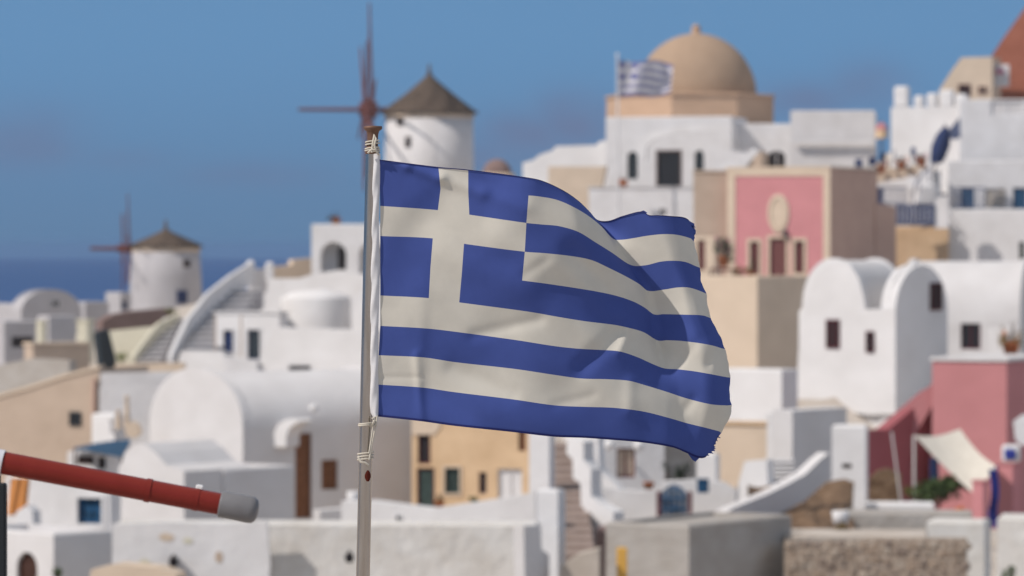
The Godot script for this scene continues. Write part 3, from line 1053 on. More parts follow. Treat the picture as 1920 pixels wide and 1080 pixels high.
func red_boom() -> void:
	var d := 21.0
	var s := K * d
	var l := P(6, 868, d)
	var r := P(412, 945, d)
	var dir := (r - l).normalized()
	var root := thing("boom", "slanting red painted tube with grey metal ends, left of the flagpole", "boom", l)
	var red := mk("red_paint", lin(0.20, 0.024, 0.018), 0.35, mottle, 1.5)
	var grey := mk("grey_metal", lin(0.19, 0.19, 0.20), 0.4, mottle, 2.0)
	var st := begin()
	tube(st, [l, (l + r) / 2, r], 21.5 * s, 20.5 * s, 28)
	part("tube", st, red, root)
	var rows := []
	var a := dir.cross(Vector3.UP).normalized()
	var b := a.cross(dir)
	for p in [[0.0, 20.5], [0.0, 24.0], [3.0, 25.0], [56.0, 25.4], [64.0, 24.4], [70.0, 20.0], [73.0, 12.0], [74.0, 0.3]]:
		var row := PackedVector3Array()
		for j in 29:
			var w := TAU * (j % 28) / 28
			row.append(r + dir * p[0] * s + (a * cos(w) + b * sin(w)) * p[1] * s)
		rows.append(row)
	var cp := begin()
	grid(cp, rows)
	var cap := part("end_cap", cp, grey, root)
	var rb := begin()
	tube(rb, [r + dir * 12 * s + b * 19 * s - a * 15 * s, r + dir * 60 * s + b * 17 * s - a * 16 * s], 3.0 * s, 3.0 * s, 8)
	part("rib", rb, grey, cap)
	var sl := begin()
	tube(sl, [l - dir * 60 * s, l], 24.5 * s, 24.5 * s, 24)
	part("sleeve", sl, mk("pale_metal", lin(0.62, 0.63, 0.68), 0.5, mottle, 2.0), root)
	for px in [278.0, 368.0]:
		var c := l.lerp(r, (px - 6) / 406.0)
		var bd := begin()
		tube(bd, [c - dir * 5 * s, c + dir * 5 * s], (22.6 if px < 300 else 21.6) * s, (22.6 if px < 300 else 21.6) * s, 24)
		part("clamp", bd, red, root)
	var c3 := l.lerp(r, (370.0 - 6) / 406.0)
	var bolt := begin()
	soft_box(bolt, c3 + b * 24 * s, Vector3(14, 9, 12) * s, Basis(dir, b, dir.cross(b)), 2 * s)
	part("bolt", bolt, mk("bright_metal", lin(0.75, 0.75, 0.75), 0.25), root)
	var foot := P(-4, 1080, d) + Vector3(0, -2.2, 0)
	var post := thing("post", "dark metal post at the left edge under the red tube", "post", foot)
	var ps := begin()
	var tp := P(-4, 906, d)
	soft_box(ps, (foot + tp) / 2, Vector3(32 * s, tp.y - foot.y, 32 * s), Basis.IDENTITY, 3 * s)
	part("shaft", ps, mk("dark_metal", lin(0.022, 0.026, 0.03), 0.6), post)
	var br := begin()
	box(br, P(-6, 898, d), Vector3(14 * s, 18 * s, 14 * s))
	part("bracket", br, M.dark_metal, post)

# ---------------------------------------------------------------- setting
func sky_image() -> ImageTexture:
	var W := 4096
	var H := 2048
	var im := Image.create(W, H, false, Image.FORMAT_RGBF)
	var n := FastNoiseLite.new()
	n.seed = 19
	n.frequency = 1.0
	n.fractal_octaves = 5
	var low := Color(0.094, 0.190, 0.335)
	var mid := Color(0.104, 0.246, 0.446)
	var high := Color(0.52, 0.50, 0.495)
	var patches := []
	for p in [[1085, 235, 90, 62, 1.3], [985, 262, 110, 52, 1.2], [890, 290, 110, 40, 0.8], [470, 330, 160, 30, 0.4], [50, 262, 120, 60, 0.7], [1500, 190, 120, 45, 0.6], [1630, 160, 90, 50, 0.6], [230, 300, 120, 30, 0.3]]:
		var v := P(p[0], p[1], 1.0) - EYE
		patches.append([atan2(v.x, -v.z), atan2(v.y, -v.z), p[2] * K, p[3] * K, p[4]])
	for y in H:
		var el := 90.0 - (y + 0.5) / H * 180.0
		var c := low.lerp(mid, smoothstep(-0.2, 3.2, el))
		c = c.lerp(high, smoothstep(4.0, 60.0, el))
		if el < -1.0 or el > 14.0:
			im.fill_rect(Rect2i(0, y, W, 1), c)
			continue
		for x in W:
			var az := wrapf((x + 0.5) / W * TAU, -PI, PI)
			var e := deg_to_rad(el)
			var f := n.get_noise_3d(cos(az) * 28.0, e * 60.0, sin(az) * 28.0)
			var cl := smoothstep(0.12, 0.55, f) * 0.35 * smoothstep(14.0, 8.0, el) * smoothstep(3.6, 5.0, el)
			if absf(az) < 0.2:
				for p in patches:
					var q := Vector2((az - p[0]) / p[2], (e - p[1]) / p[3]).length_squared()
					if q < 6.0:
						cl = maxf(cl, p[4] * exp(-q * 1.2) * (1.0 + 0.8 * f))
			else:
				cl = maxf(cl, smoothstep(0.1, 0.5, f) * 0.5 * smoothstep(0.4, 1.5, el) * smoothstep(4.5, 3.0, el))
			im.set_pixel(x, y, c.lerp(Color(0.120, 0.170, 0.300), clampf(cl, 0, 1) * 0.92))
	return ImageTexture.create_from_image(im)

func hillside() -> void:
	var st := begin()
	org = Vector3.ZERO
	var rows := []
	var n := FastNoiseLite.new()
	n.seed = 4
	n.frequency = 0.05
	var zs := []
	var xs := []
	var z0 := 170.0
	while z0 > -430.0:
		zs.append(z0)
		z0 -= 8.0 if z0 > -86.0 else 2.5 if z0 > -345.0 else 6.0
	z0 = -420.0
	while z0 < 421.0:
		xs.append(z0)
		z0 += 20.0 if absf(z0 + 0.1) > 101.0 else 2.5
	for z: float in zs:
		var row := PackedVector3Array()
		for x: float in xs:
			var q := Vector2(x, z)
			var sum := 0.0
			var tot := 0.0
			for b in bases:
				var w := Vector2(b.x - x, b.z - z).length_squared() + 1.0
				w = 1.0 / (w * w)
				sum += b.y * w
				tot += w
			var y := sum / tot - 1.3 + n.get_noise_2d(x, z) * 0.3
			if z < -338.0:
				y -= (-338.0 - z) * 0.8
			y = lerpf(y, 72.0, smoothstep(-101.0, -55.0, z))
			y = lerpf(y, 95.5, smoothstep(-45.0, -6.0, z))
			y += 0.12 * maxf(0.0, z - 10.0)
			row.append(Vector3(x, y, z))
		rows.append(row)
	grid(st, rows)
	var o := part("hillside", st, M.path, self)
	o.set_meta("kind", "structure")
	o.set_meta("label", "pale trodden ground of the village hillside")
	var t := begin()
	soft_box(t, Vector3(0, 97.2, -15), Vector3(26, 0.6, 20), Basis.IDENTITY, 0.05)
	var u := part("terrace", t, M.path, self)
	u.set_meta("kind", "structure")
	u.set_meta("label", "viewing terrace below the flagpole")
	var hz := FogVolume.new()                              # sea air towards the horizon
	hz.name = "sea_haze"
	hz.size = Vector3(100000, 160, 38000)
	hz.position = Vector3(0, 78, -31000)
	var fm := FogMaterial.new()
	fm.density = 0.000022
	fm.albedo = Color(0.52, 0.66, 0.86)
	hz.material = fm
	hz.set_meta("kind", "structure")
	hz.set_meta("label", "pale blue air over the far sea")
	add_child(hz)
	var vz := FogVolume.new()                              # thin sea air over the village
	vz.name = "village_haze"
	vz.size = Vector3(700, 120, 380)
	vz.position = Vector3(0, 110, -250)
	var vm := FogMaterial.new()
	vm.density = 0.0002
	vm.albedo = Color(0.98, 0.95, 0.95)
	vz.material = vm
	vz.set_meta("kind", "structure")
	vz.set_meta("label", "thin pale air over the village")
	add_child(vz)
	var w := MeshInstance3D.new()
	var pm := PlaneMesh.new()
	pm.size = Vector2(103000, 103000)
	w.mesh = pm
	w.name = "sea"
	w.material_override = mk("sea_water", lin(0.036, 0.092, 0.225), 0.8)
	M.sea_water.metallic_specular = 0.15
	w.set_meta("kind", "structure")
	w.set_meta("label", "dark blue sea below the horizon")
	add_child(w)

# ---------------------------------------------------------------- the village
func far_left() -> void:
	windmill("windmill", "small grey windmill with a low dark cap above the left rooftops", 330, 311, 63, 70, 462, 430, 582, Vector2(238, 466), 170, 104, [[354, 494, 11, 14, "window", "dark_wood"], [346, 556, 18, 24, "door", "navy_paint"]], "dull_or_shaded_white")
	vault("house", "low vaulted white house with one small dark window, far left", "house", 300, 20, 40, 152, 585, 546, 655, 52, "dull_or_shaded_white", {"gable": "r", "high": [["r", 104, 569, 15, 16, "window", {"frame": "white_b"}]]})
	house("house", "long low white house at the far left edge of the ridge", "house", 304, -60, 30, 70, 570, 640, 55, "dull_or_shaded_white")
	house("house", "small white cube house with a blue window beside the small windmill", "house", 322, 198, 226, 246, 548, 590, 40, "dull_or_shaded_white", {"holes": [["r", 233, 572, 9, 15, "window", {"m": "navy_paint", "frame": "navy_paint"}]]})
	house("house", "low white flat roofed house left of the small windmill", "house", 308, 128, 160, 204, 566, 625, 50, "dull_or_shaded_white")
	house("house", "shade toned white house with a wide dark opening, at the left edge", "house", 268, -60, 8, 76, 602, 690, 62, "dull_or_shaded_white", {"holes": [["r", 42, 641, 38, 20, "door", {"m": "dusk"}]]})
	house("house", "round shouldered shade toned white house between two cream pillars", "house", 246, 70, 92, 142, 592, 660, 55, "dull_or_shaded_white")
	for q in [[78, 652, 16, 605, "cream pillar standing at the left corner of the beige terrace"], [160, 655, 24, 603, "broad cream pillar standing at the right corner of the beige terrace"]]:
		var a := P(q[0], q[1], 238)
		var t := thing("pillar", q[4], "pillar", a, "cream pillars of the beige terrace")
		var st := begin()
		var h: float = P(q[0], q[3], 238).y - a.y
		soft_box(st, a + Vector3(0, h / 2 - 0.4, 0), Vector3(q[2] * K * 238, h + 0.8, q[2] * K * 238), Basis(Vector3.UP, -0.4), 0.05)
		part("shaft", st, M.pale_cream, t)
		var c := begin()
		soft_box(c, a + Vector3(0, h + 0.07, 0), Vector3(q[2] * K * 238 * 1.15, 0.13, q[2] * K * 238 * 1.15), Basis(Vector3.UP, -0.4), 0.03)
		part("cap", c, M.pale_cream, t)
	house("terrace_house", "beige terrace house below the cream pillars", "house", 232, 45, 62, 168, 648, 730, 62, "beige", {"coping": "cream"})
	slab("wall", "low rubble plaster wall at the left edge below the beige terrace house", "wall", 215, 60, 40, [[-30, 690], [60, 672], [130, 676], [130, 740], [-30, 740]], 0.5, "grey_plaster")
	slab("retaining_wall", "curved dark brown retaining wall under the small windmill", "wall", 264, 195, -48, [[192, 602], [212, 590], [255, 583], [326, 577], [330, 632], [192, 632]], 0.6, "brick_brown")
	slab("wall", "pale yellow garden wall beside the narrow staircase", "wall", 256, 205, 15, [[204, 620], [288, 612], [266, 662], [222, 668], [204, 660]], 0.5, "pale_cream")
	slab("ramp_wall", "dark slate coloured ramp wall left of the pale yellow wall", "wall", 252, 182, -50, [[184, 622], [204, 618], [226, 668], [196, 668]], 0.5, "slate")
	plant("shrub", "small green shrub at the foot of the pale yellow wall", 229, 682, 34, 22, 244, "leaf_light", 160)
	plant("shrub", "small green shrub under the door of the small windmill", 322, 590, 30, 12, 262, "leaf_light", 120)
	stairs("staircase", "narrow grey staircase climbing beside the pale yellow wall", 9, [250, 304, 676, 243], [306, 342, 598, 254], "dull_or_shaded_white")
	rail_wall("parapet", "slanting cream parapet left of the narrow staircase", [[248, 668, 242.5], [270, 638, 246], [296, 606, 250], [332, 588, 253.5]], 0.15, 0.3, "pale_cream")
	rail_wall("parapet", "long white parapet climbing between the two staircases", [[318, 668, 234], [330, 640, 237], [350, 598, 243], [388, 550, 251], [430, 517, 258], [472, 491, 264]], 0.12, 0.3, "white")
	stairs("staircase", "broad white staircase climbing towards the beige wall", 12, [338, 408, 660, 236], [404, 488, 545, 258], "dull_or_shaded_white")
	for q in [[470, 505, 14, 494, "left"], [506, 520, 14, 497, "right"]]:
		var a := P(q[0], q[1] + 8, 290)
		var t := thing("gatepost", "stubby white gatepost at the %s end of the low grey wall atop the stairs" % q[4], "post", a, "white gateposts atop the staircase")
		var st := begin()
		var h: float = P(q[0], q[3], 290).y - a.y
		soft_box(st, a + Vector3(0, h / 2, 0), Vector3(0.55, h, 0.55), Basis.IDENTITY, 0.06)
		part("shaft", st, M.white, t)
		var c := begin()
		lathe(c, a + Vector3(0, h + 0.002, 0), [Vector2(0.32, 0), Vector2(0.28, 0.1), Vector2(0.12, 0.2), Vector2(0.01, 0.24)], 12)
		part("cap", c, M.white, t)
	slab("wall", "low grey wall between two white gateposts atop the stairs", "wall", 292, 470, -30, [[470, 506], [506, 503], [506, 525], [470, 530]], 0.4, "white_c")
	slab("wall", "stepped pinkish beige wall left of the white arches", "wall", 300, 592, -42, [[503, 502], [548, 497], [550, 487], [596, 483], [596, 540], [503, 545]], 0.5, "cream")
	slab("wall", "stepped white garden wall above the white drum terrace", "wall", 284, 590, 15, [[468, 556], [500, 548], [502, 522], [560, 522], [592, 512], [640, 506], [700, 520], [700, 580], [468, 580]], 0.5, "white")
	house("arcade", "white arcade block with two round arches beside the flagpole", "building", 290, 584, 740, 770, 420, 530, 8, "white", {"parapet": 0.3, "most": 7.0, "holes": [["f", 625, 486, 50, 64, "arch", {"arch": true, "deep": 1.7, "bare": 1}], ["f", 697, 486, 50, 64, "arch", {"arch": true, "deep": 1.7, "bare": 1}]]})
	var dt := thing("door", "dark narrow door inside the left arch of the arcade", "door", P(641, 512, 291.6))
	var ds := begin()
	soft_box(ds, P(641, 488, 291.55), Vector3(0.55, 1.9, 0.08), Basis(Vector3.UP, deg_to_rad(-8)), 0.02)
	part("leaf", ds, M.dusk, dt)
	plant("potted_plant", "dark round plant in a pot on the roof of the arcade", 630, 424, 34, 22, 291, "leaf_dark", 200, "clay")
	# the white drum terrace and the houses below it
	var a0 := P(592, 616, 262)
	bases.append(a0)
	var dr := thing("drum_terrace", "big round white drum terrace with a sloping top", "terrace", a0)
	var s := K * 262
	var st0 := begin()
	lathe(st0, a0, [Vector2(70 * s, -0.6), Vector2(67 * s, 0), Vector2(66 * s, 56 * s), Vector2(64 * s, 60 * s), Vector2(61 * s, 60 * s)], 40)
	part("wall", st0, M.white, dr)
	var st1 := begin()
	lathe(st1, a0, [Vector2(61 * s, 58 * s), Vector2(50 * s, 66 * s), Vector2(28 * s, 72 * s), Vector2(0.02, 74 * s)], 40)
	part("roof", st1, M.white, dr)
	slab("wall", "white wall rising behind the drum terrace next to the flagpole", "wall", 270, 690, 30, [[600, 540], [662, 560], [690, 530], [720, 530], [720, 640], [600, 640]], 0.5, "white_b")
	house("house", "low white house with two blue topped doors beside the broad staircase", "house", 238, 402, 524, 540, 588, 672, 22, "white", {"coping": "white", "coping_h": 0.1, "holes": [["f", 428, 640, 19, 42, "door", {"m": "navy_paint", "rim": "white", "rim_w": 3}], ["f", 476, 646, 24, 56, "door", {"m": "slate", "frame": "navy_paint", "rim": "white", "rim_w": 3}]]})
	for q in [[404, 640], [452, 630]]:
		var pp := thing("drainpipe", "thin brownish drainpipe on the low white house, %s of the first door" % ("left" if q[0] < 420 else "right"), "pipe", P(q[0], 668, 234.5))
		var ps := begin()
		tube(ps, [P(q[0], 668, 234.5), P(q[0], 590, 234.5)], 0.05, 0.05, 8)
		part("pipe", ps, M.beige, pp)
	slab("wall", "low white courtyard wall below the broad staircase", "wall", 226, 420, 18, [[335, 668], [345, 657], [418, 659], [421, 668], [421, 720], [335, 720]], 0.6, "white")
	slab("wall", "short white wall with a square end below the dark blue door", "wall", 224, 455, 12, [[421, 668], [455, 676], [482, 676], [482, 720], [421, 720]], 0.6, "white_b")
	slab("wall", "tall slanting white wall with a thin black slit", "wall", 222, 690, 20, [[512, 614], [700, 620], [700, 712], [480, 712], [486, 676]], 1.0, "white", {"holes": [["f", 562, 690, 40, 9, "window", {"m": "dusk", "frame": "dusk"}]]})
	slab("wall", "grey white long wall behind the barrel vault gable", "wall", 163, 330, 5, [[188, 700], [372, 696], [372, 760], [188, 760]], 0.5, "white_c")
	slab("ledge", "narrow orange beige ledge above the grey white long wall", "wall", 200, 340, 5, [[215, 683], [345, 680], [345, 700], [215, 700]], 0.5, "cream")
	slab("wall", "grey white courtyard wall stepping down beside the beige house", "wall", 160, 295, 5, [[186, 728], [305, 726], [305, 850], [186, 850]], 0.5, "white_c")

func left_front() -> void:
	var bh := slab("house", "big plain beige house wall with one small grey window", "house", 165, 185, 18, [[-40, 756], [60, 728], [120, 708], [186, 692], [186, 900], [-40, 900]], 5.0, "beige", {"holes": [["f", 141, 785, 22, 26, "window", {"m": "glass", "frame": "slate"}]]})
	var f: Dictionary = bh.get_meta("f")
	org = bh.position
	var cp := begin()
	var top := [[-40, 756], [60, 728], [120, 708], [188, 691]]
	for i in 3:
		var a := on(f, top[i][0], top[i][1], 0.06)
		var b := on(f, top[i + 1][0], top[i + 1][1], 0.06)
		prism(cp, [a, b, b + Vector3(0, 0.14, 0), a + Vector3(0, 0.14, 0)], -f.N * 0.5, f.N)
	part("coping", cp, M.cream, bh)
	var pipe := begin()
	tube(pipe, [on(f, 178, 710, 0.08), on(f, 177, 800, 0.08)], 0.09, 0.09, 8)
	part("drainpipe", pipe, M.tan, bh)
	house("house", "small stepped white house beside the beige house", "house", 158, 172, 214, 244, 776, 870, 35, "white", {"most": 3.0})
	for q in [[238, 800, 742], [222, 805, 768], [208, 812, 785]]:
		var t := thing("chimney_pot", "thin pinkish white chimney pot, %s" % ("tallest of three by the beige house" if q[2] < 750 else "middle one of three by the beige house" if q[2] < 780 else "shortest of three by the beige house"), "chimney", P(q[0], q[1], 156), "pinkish chimney pots")
		var st := begin()
		var h: float = P(q[0], q[2], 156).y - P(q[0], q[1], 156).y
		lathe(st, P(q[0], q[1], 156), [Vector2(0.12, 0), Vector2(0.09, h * 0.6), Vector2(0.07, h * 0.93), Vector2(0.1, h * 0.95), Vector2(0.1, h), Vector2(0.01, h)], 12)
		part("pot", st, M.cream if q[2] < 780 else M.white_c, t)
	slab("cloth", "pinkish bundle of cloth lying beside the chimney pots", "cloth", 154, 262, 10, [[232, 800], [246, 790], [258, 797], [262, 812], [250, 822], [236, 818]], 0.4, "cream", {"hung": 1, "part": "bundle"})
	# dark blue tarpaulin over a stall
	var tp := thing("tarpaulin", "dark blue tarpaulin stretched over the small grey stall", "tarpaulin", P(190, 850, 149))
	var st := begin()
	var rows2 := []
	for j in 7:
		var row := PackedVector3Array()
		for i in 11:
			var u := i / 10.0
			var v := j / 6.0
			var up := Vector2(lerpf(136, 246, u), lerpf(840, 824, u) - 3 * sin(u * PI))
			var lo := Vector2(lerpf(150, 226, u), lerpf(842, 858, u))
			var p := up.lerp(lo, v)
			row.append(P(p.x, p.y + 3 * sin(v * PI), 150.5 - 2.2 * v))
		rows2.append(row)
	grid(st, rows2)
	part("sheet", st, M.tarp, tp)
	for q in [[140, 842], [228, 856]]:
		var ps := begin()
		tube(ps, [P(q[0], 884, 148.5), P(q[0], q[1], 148.5)], 0.04, 0.04, 6)
		part("pole", ps, M.dark_wood, tp)
	house("stall", "small grey stall with dark openings under the blue tarpaulin", "stall", 150, 126, 202, 222, 848, 900, 25, "white_c", {"most": 2.5, "holes": [["f", 160, 863, 34, 17, "window", {"m": "dusk"}], ["f", 190, 868, 16, 22, "window", {"m": "dusk"}]]})
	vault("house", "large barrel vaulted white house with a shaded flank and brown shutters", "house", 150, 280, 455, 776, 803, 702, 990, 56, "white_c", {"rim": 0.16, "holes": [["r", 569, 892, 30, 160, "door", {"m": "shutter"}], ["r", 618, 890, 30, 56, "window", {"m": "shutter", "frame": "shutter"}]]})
	var bt := slab("buttress", "white curved buttress against the flank of the barrel vaulted house", "buttress", 150.4, 540, 30, [[512, 838], [512, 815], [520, 797], [534, 787], [552, 784], [562, 790], [550, 796], [540, 806], [536, 820], [536, 838]], 0.9, "white", {"hung": 1})
	bt.name = "buttress"
	var kb := thing("lamp", "small round white lamp on the flank of the barrel vaulted house", "lamp", P(588, 768, 151))
	var ks := begin()
	lathe(ks, P(588, 772, 150.9), [Vector2(0.02, 0), Vector2(0.16, 0.05), Vector2(0.18, 0.16), Vector2(0.1, 0.26), Vector2(0.01, 0.28)], 12)
	part("globe", ks, M.white, kb)
	house("house", "white house with a broad flat roof in front of the vault", "house", 136, 222, 420, 550, 880, 1000, 38, "white_c", {"parapet": 0.12, "roof": "white_c", "most": 9.0})
	slab("gable_wall", "rounded white gable wall end behind the red tube", "wall", 134.5, 345, 36, [[218, 930], [222, 880], [236, 846], [252, 832], [270, 832], [290, 848], [312, 872], [345, 884], [345, 930]], 3.5, "white_c")
	var rows := []
	house("house", "white house with a bright blue shuttered window under the red tube", "house", 120, 10, 206, 226, 895, 1000, 14, "white", {"holes": [["f", 168, 958, 46, 48, "window", {"m": "blue_paint", "frame": "blue_paint", "rim": "white", "rim_w": 7}]]})
	var oc := thing("cloth", "orange cloth hanging beside the dark post", "cloth", P(38, 965, 118))
	var os := begin()
	rows = []
	for j in 9:
		var row := PackedVector3Array()
		for i in 9:
			row.append(P(lerpf(20, 56, i / 8.0) - j * 0.8, lerpf(896, 966, j / 8.0), 117.6 + 0.04 * sin(i * 1.7 + j * 0.3)))
		rows.append(row)
	grid(os, rows)
	part("sheet", os, M.orange, oc)
	slab("ledge", "white curled wall end below the orange cloth", "wall", 117, 70, 20, [[22, 1000], [30, 960], [48, 948], [60, 958], [68, 1000]], 0.5, "white")
	house("house", "grey white wall house at the lower left corner with a dark doorway", "house", 112, -60, 100, 214, 1000, 1120, 45, "white_c", {"parapet": 0.3, "holes": [["f", 50, 1070, 44, 70, "door", {"m": "dark_wood", "arch": true}]]})
	plant("shrub", "small green shrub at the bottom edge left of the long wall", 107, 1092, 26, 30, 108, "leaf", 120)

func long_wall() -> void:
	house("wall", "long weathered white wall along the bottom edge", "wall", 108, 216, 1008, 1034, 982, 1140, 3, "white_old", {"most": 1.2})
	slab("wall", "brighter freshly limewashed left section of the long wall", "wall", 107.6, 505, 3, [[210, 983], [300, 979], [420, 982], [500, 977], [506, 1060], [498, 1140], [210, 1140]], 0.25, "white", {"hung": 1})
	for q in [[300, 1002, 26, 12, "cream", "pinkish"], [345, 1010, 16, 9, "pale_cream", "yellowish"], [405, 1036, 12, 18, "beige", "tall brownish"], [262, 1050, 20, 22, "pale_cream", "wide yellowish"]]:
		slab("plaster_patch", "%s worn plaster patch on the limewashed section of the long wall" % q[5], "plaster patch", 107.585, 505, 3, [[q[0], q[1]], [q[0] + q[2] * 0.4, q[1] - 3], [q[0] + q[2], q[1] + 2], [q[0] + q[2] * 0.9, q[1] + q[3]], [q[0] + q[2] * 0.3, q[1] + q[3] * 1.1], [q[0] - 3, q[1] + q[3] * 0.6]], 0.05, q[4], {"hung": 1, "part": "patch"})
	slab("buttress", "grey slab added for the stepped shadow at the right end of the long wall", "buttress", 106.6, 1030, -62, [[982, 986], [1014, 984], [1016, 1030], [1030, 1040], [1030, 1110], [984, 1110]], 0.3, "white_c", {"hung": 1})  # slab added to stand for a cast shadow on the wall
	slab("plaster_bulge", "small broken plaster ledge at the foot of the long wall", "ledge", 105, 300, 10, [[150, 1110], [170, 1068], [215, 1058], [290, 1064], [330, 1078], [330, 1110]], 1.0, "cream")
	for q in [[655, 1052], [325, 1060]]:
		var lm := thing("wall_lamp", "small dark lamp on the long wall, %s" % ("just left of the flagpole" if q[0] > 500 else "near its left end"), "lamp", P(q[0], q[1], 107.4))
		var ls := begin()
		box(ls, P(q[0], q[1] - 9, 107.55), Vector3(0.06, 0.3, 0.3))
		part("bracket", ls, M.dusk, lm)
		var l2 := begin()
		lathe(l2, P(q[0], q[1] + 4, 107.3), [Vector2(0.02, 0), Vector2(0.1, 0.04), Vector2(0.13, 0.2), Vector2(0.05, 0.28), Vector2(0.01, 0.3)], 10)
		part("shade", l2, M.dusk, lm)
	slab("parapet", "bright white sagging parapet in front of the ochre house", "wall", 122, 1000, 12, [[640, 940], [700, 940], [752, 947], [812, 954], [880, 944], [960, 932], [1004, 922], [1004, 1000], [640, 1000]], 0.7, "white", {"holes": [["f", 747, 972, 9, 12, "window", {"m": "dusk", "frame": "white_c"}]]})
	var lt := thing("bucket", "white bucket with a blue band on the ground left of the flagpole", "bucket", P(664, 946, 126))
	var bs := begin()
	lathe(bs, P(664, 952, 126), [Vector2(0.01, 0), Vector2(0.16, 0), Vector2(0.2, 0.22)], 16)
	part("base", bs, M.blue_paint, lt)
	bs = begin()
	lathe(bs, P(664, 952, 126), [Vector2(0.2, 0.22), Vector2(0.23, 0.46), Vector2(0.2, 0.5), Vector2(0.02, 0.48)], 16)
	part("body", bs, M.white, lt)
	var hb := slab("bench", "low stone bench along the shaded wall of the vaulted house", "bench", 141, 660, -20, [[600, 958], [690, 950], [690, 990], [600, 990]], 0.8, "white_c", {"hung": 1, "part": "seat"})
	hb.set_meta("group", "")
	var oh := house("house", "ochre yellow house with small windows below the flag", "house", 150, 772, 1006, 1030, 745, 955, 16, "ochre", {"most": 7.0, "holes": [["f", 795, 842, 24, 56, "window", {"m": "dusk", "frame": "maroon"}], ["f", 798, 918, 34, 82, "door", {"m": "teal", "frame": "maroon"}], ["f", 848, 901, 28, 48, "window", {"m": "teal", "frame": "teal", "rim": "cream", "rim_w": 4}], ["f", 905, 906, 16, 42, "window", {"m": "dusk", "frame": "tan"}], ["f", 956, 908, 46, 58, "window", {"m": "white_b", "frame": "white_b"}], ["f", 979, 826, 14, 40, "window", {"m": "shutter", "frame": "shutter"}]]})
	var f: Dictionary = oh.get_meta("f")
	org = oh.position
	var pl := begin()
	prism(pl, [on(f, 772, 745, 0.05), on(f, 832, 745, 0.05), on(f, 826, 800, 0.05), on(f, 815, 815, 0.05), on(f, 772, 815, 0.05)], -f.N * 0.04, f.N)
	part("plaster_patch", pl, M.cream, oh)
	plant("potted_plant", "brownish plant in a clay pot before the ochre house door", 824, 955, 30, 26, 143, "dry", 120, "clay")
	plant("shrub", "tiny green plant under the narrow window of the ochre house", 888, 945, 22, 16, 143, "leaf", 80)
	house("pillar", "tall white wall end left of the dark stairway", "wall", 130, 992, 1030, 1040, 800, 1000, 25, "white_b", {"most": 3.0})
	house("pillar", "short white pillar at the foot of the dark stairway", "pillar", 112, 1006, 1046, 1060, 918, 1100, 25, "white_b", {"most": 1.5})
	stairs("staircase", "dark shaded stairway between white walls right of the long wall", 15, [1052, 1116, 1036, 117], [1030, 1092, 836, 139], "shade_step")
	slab("ledge", "rough sandy path edge at the foot of the dark stairway", "ledge", 106, 1110, 5, [[1040, 1110], [1052, 1062], [1085, 1040], [1122, 1030], [1124, 1110]], 1.0, "path")
	slab("parapet", "zigzag white parapet right of the dark stairway", "wall", 126, 1120, 42, [[1064, 820], [1094, 828], [1094, 862], [1108, 880], [1108, 930], [1124, 945], [1150, 960], [1150, 1000], [1128, 1000], [1108, 985], [1090, 960], [1088, 906], [1074, 896], [1074, 862], [1062, 850]], 0.5, "white")
	slab("wall", "white stepped wall behind the zigzag parapet", "wall", 134, 1140, 30, [[1062, 800], [1120, 800], [1124, 880], [1160, 915], [1160, 990], [1108, 990], [1106, 880], [1090, 860]], 0.4, "white")

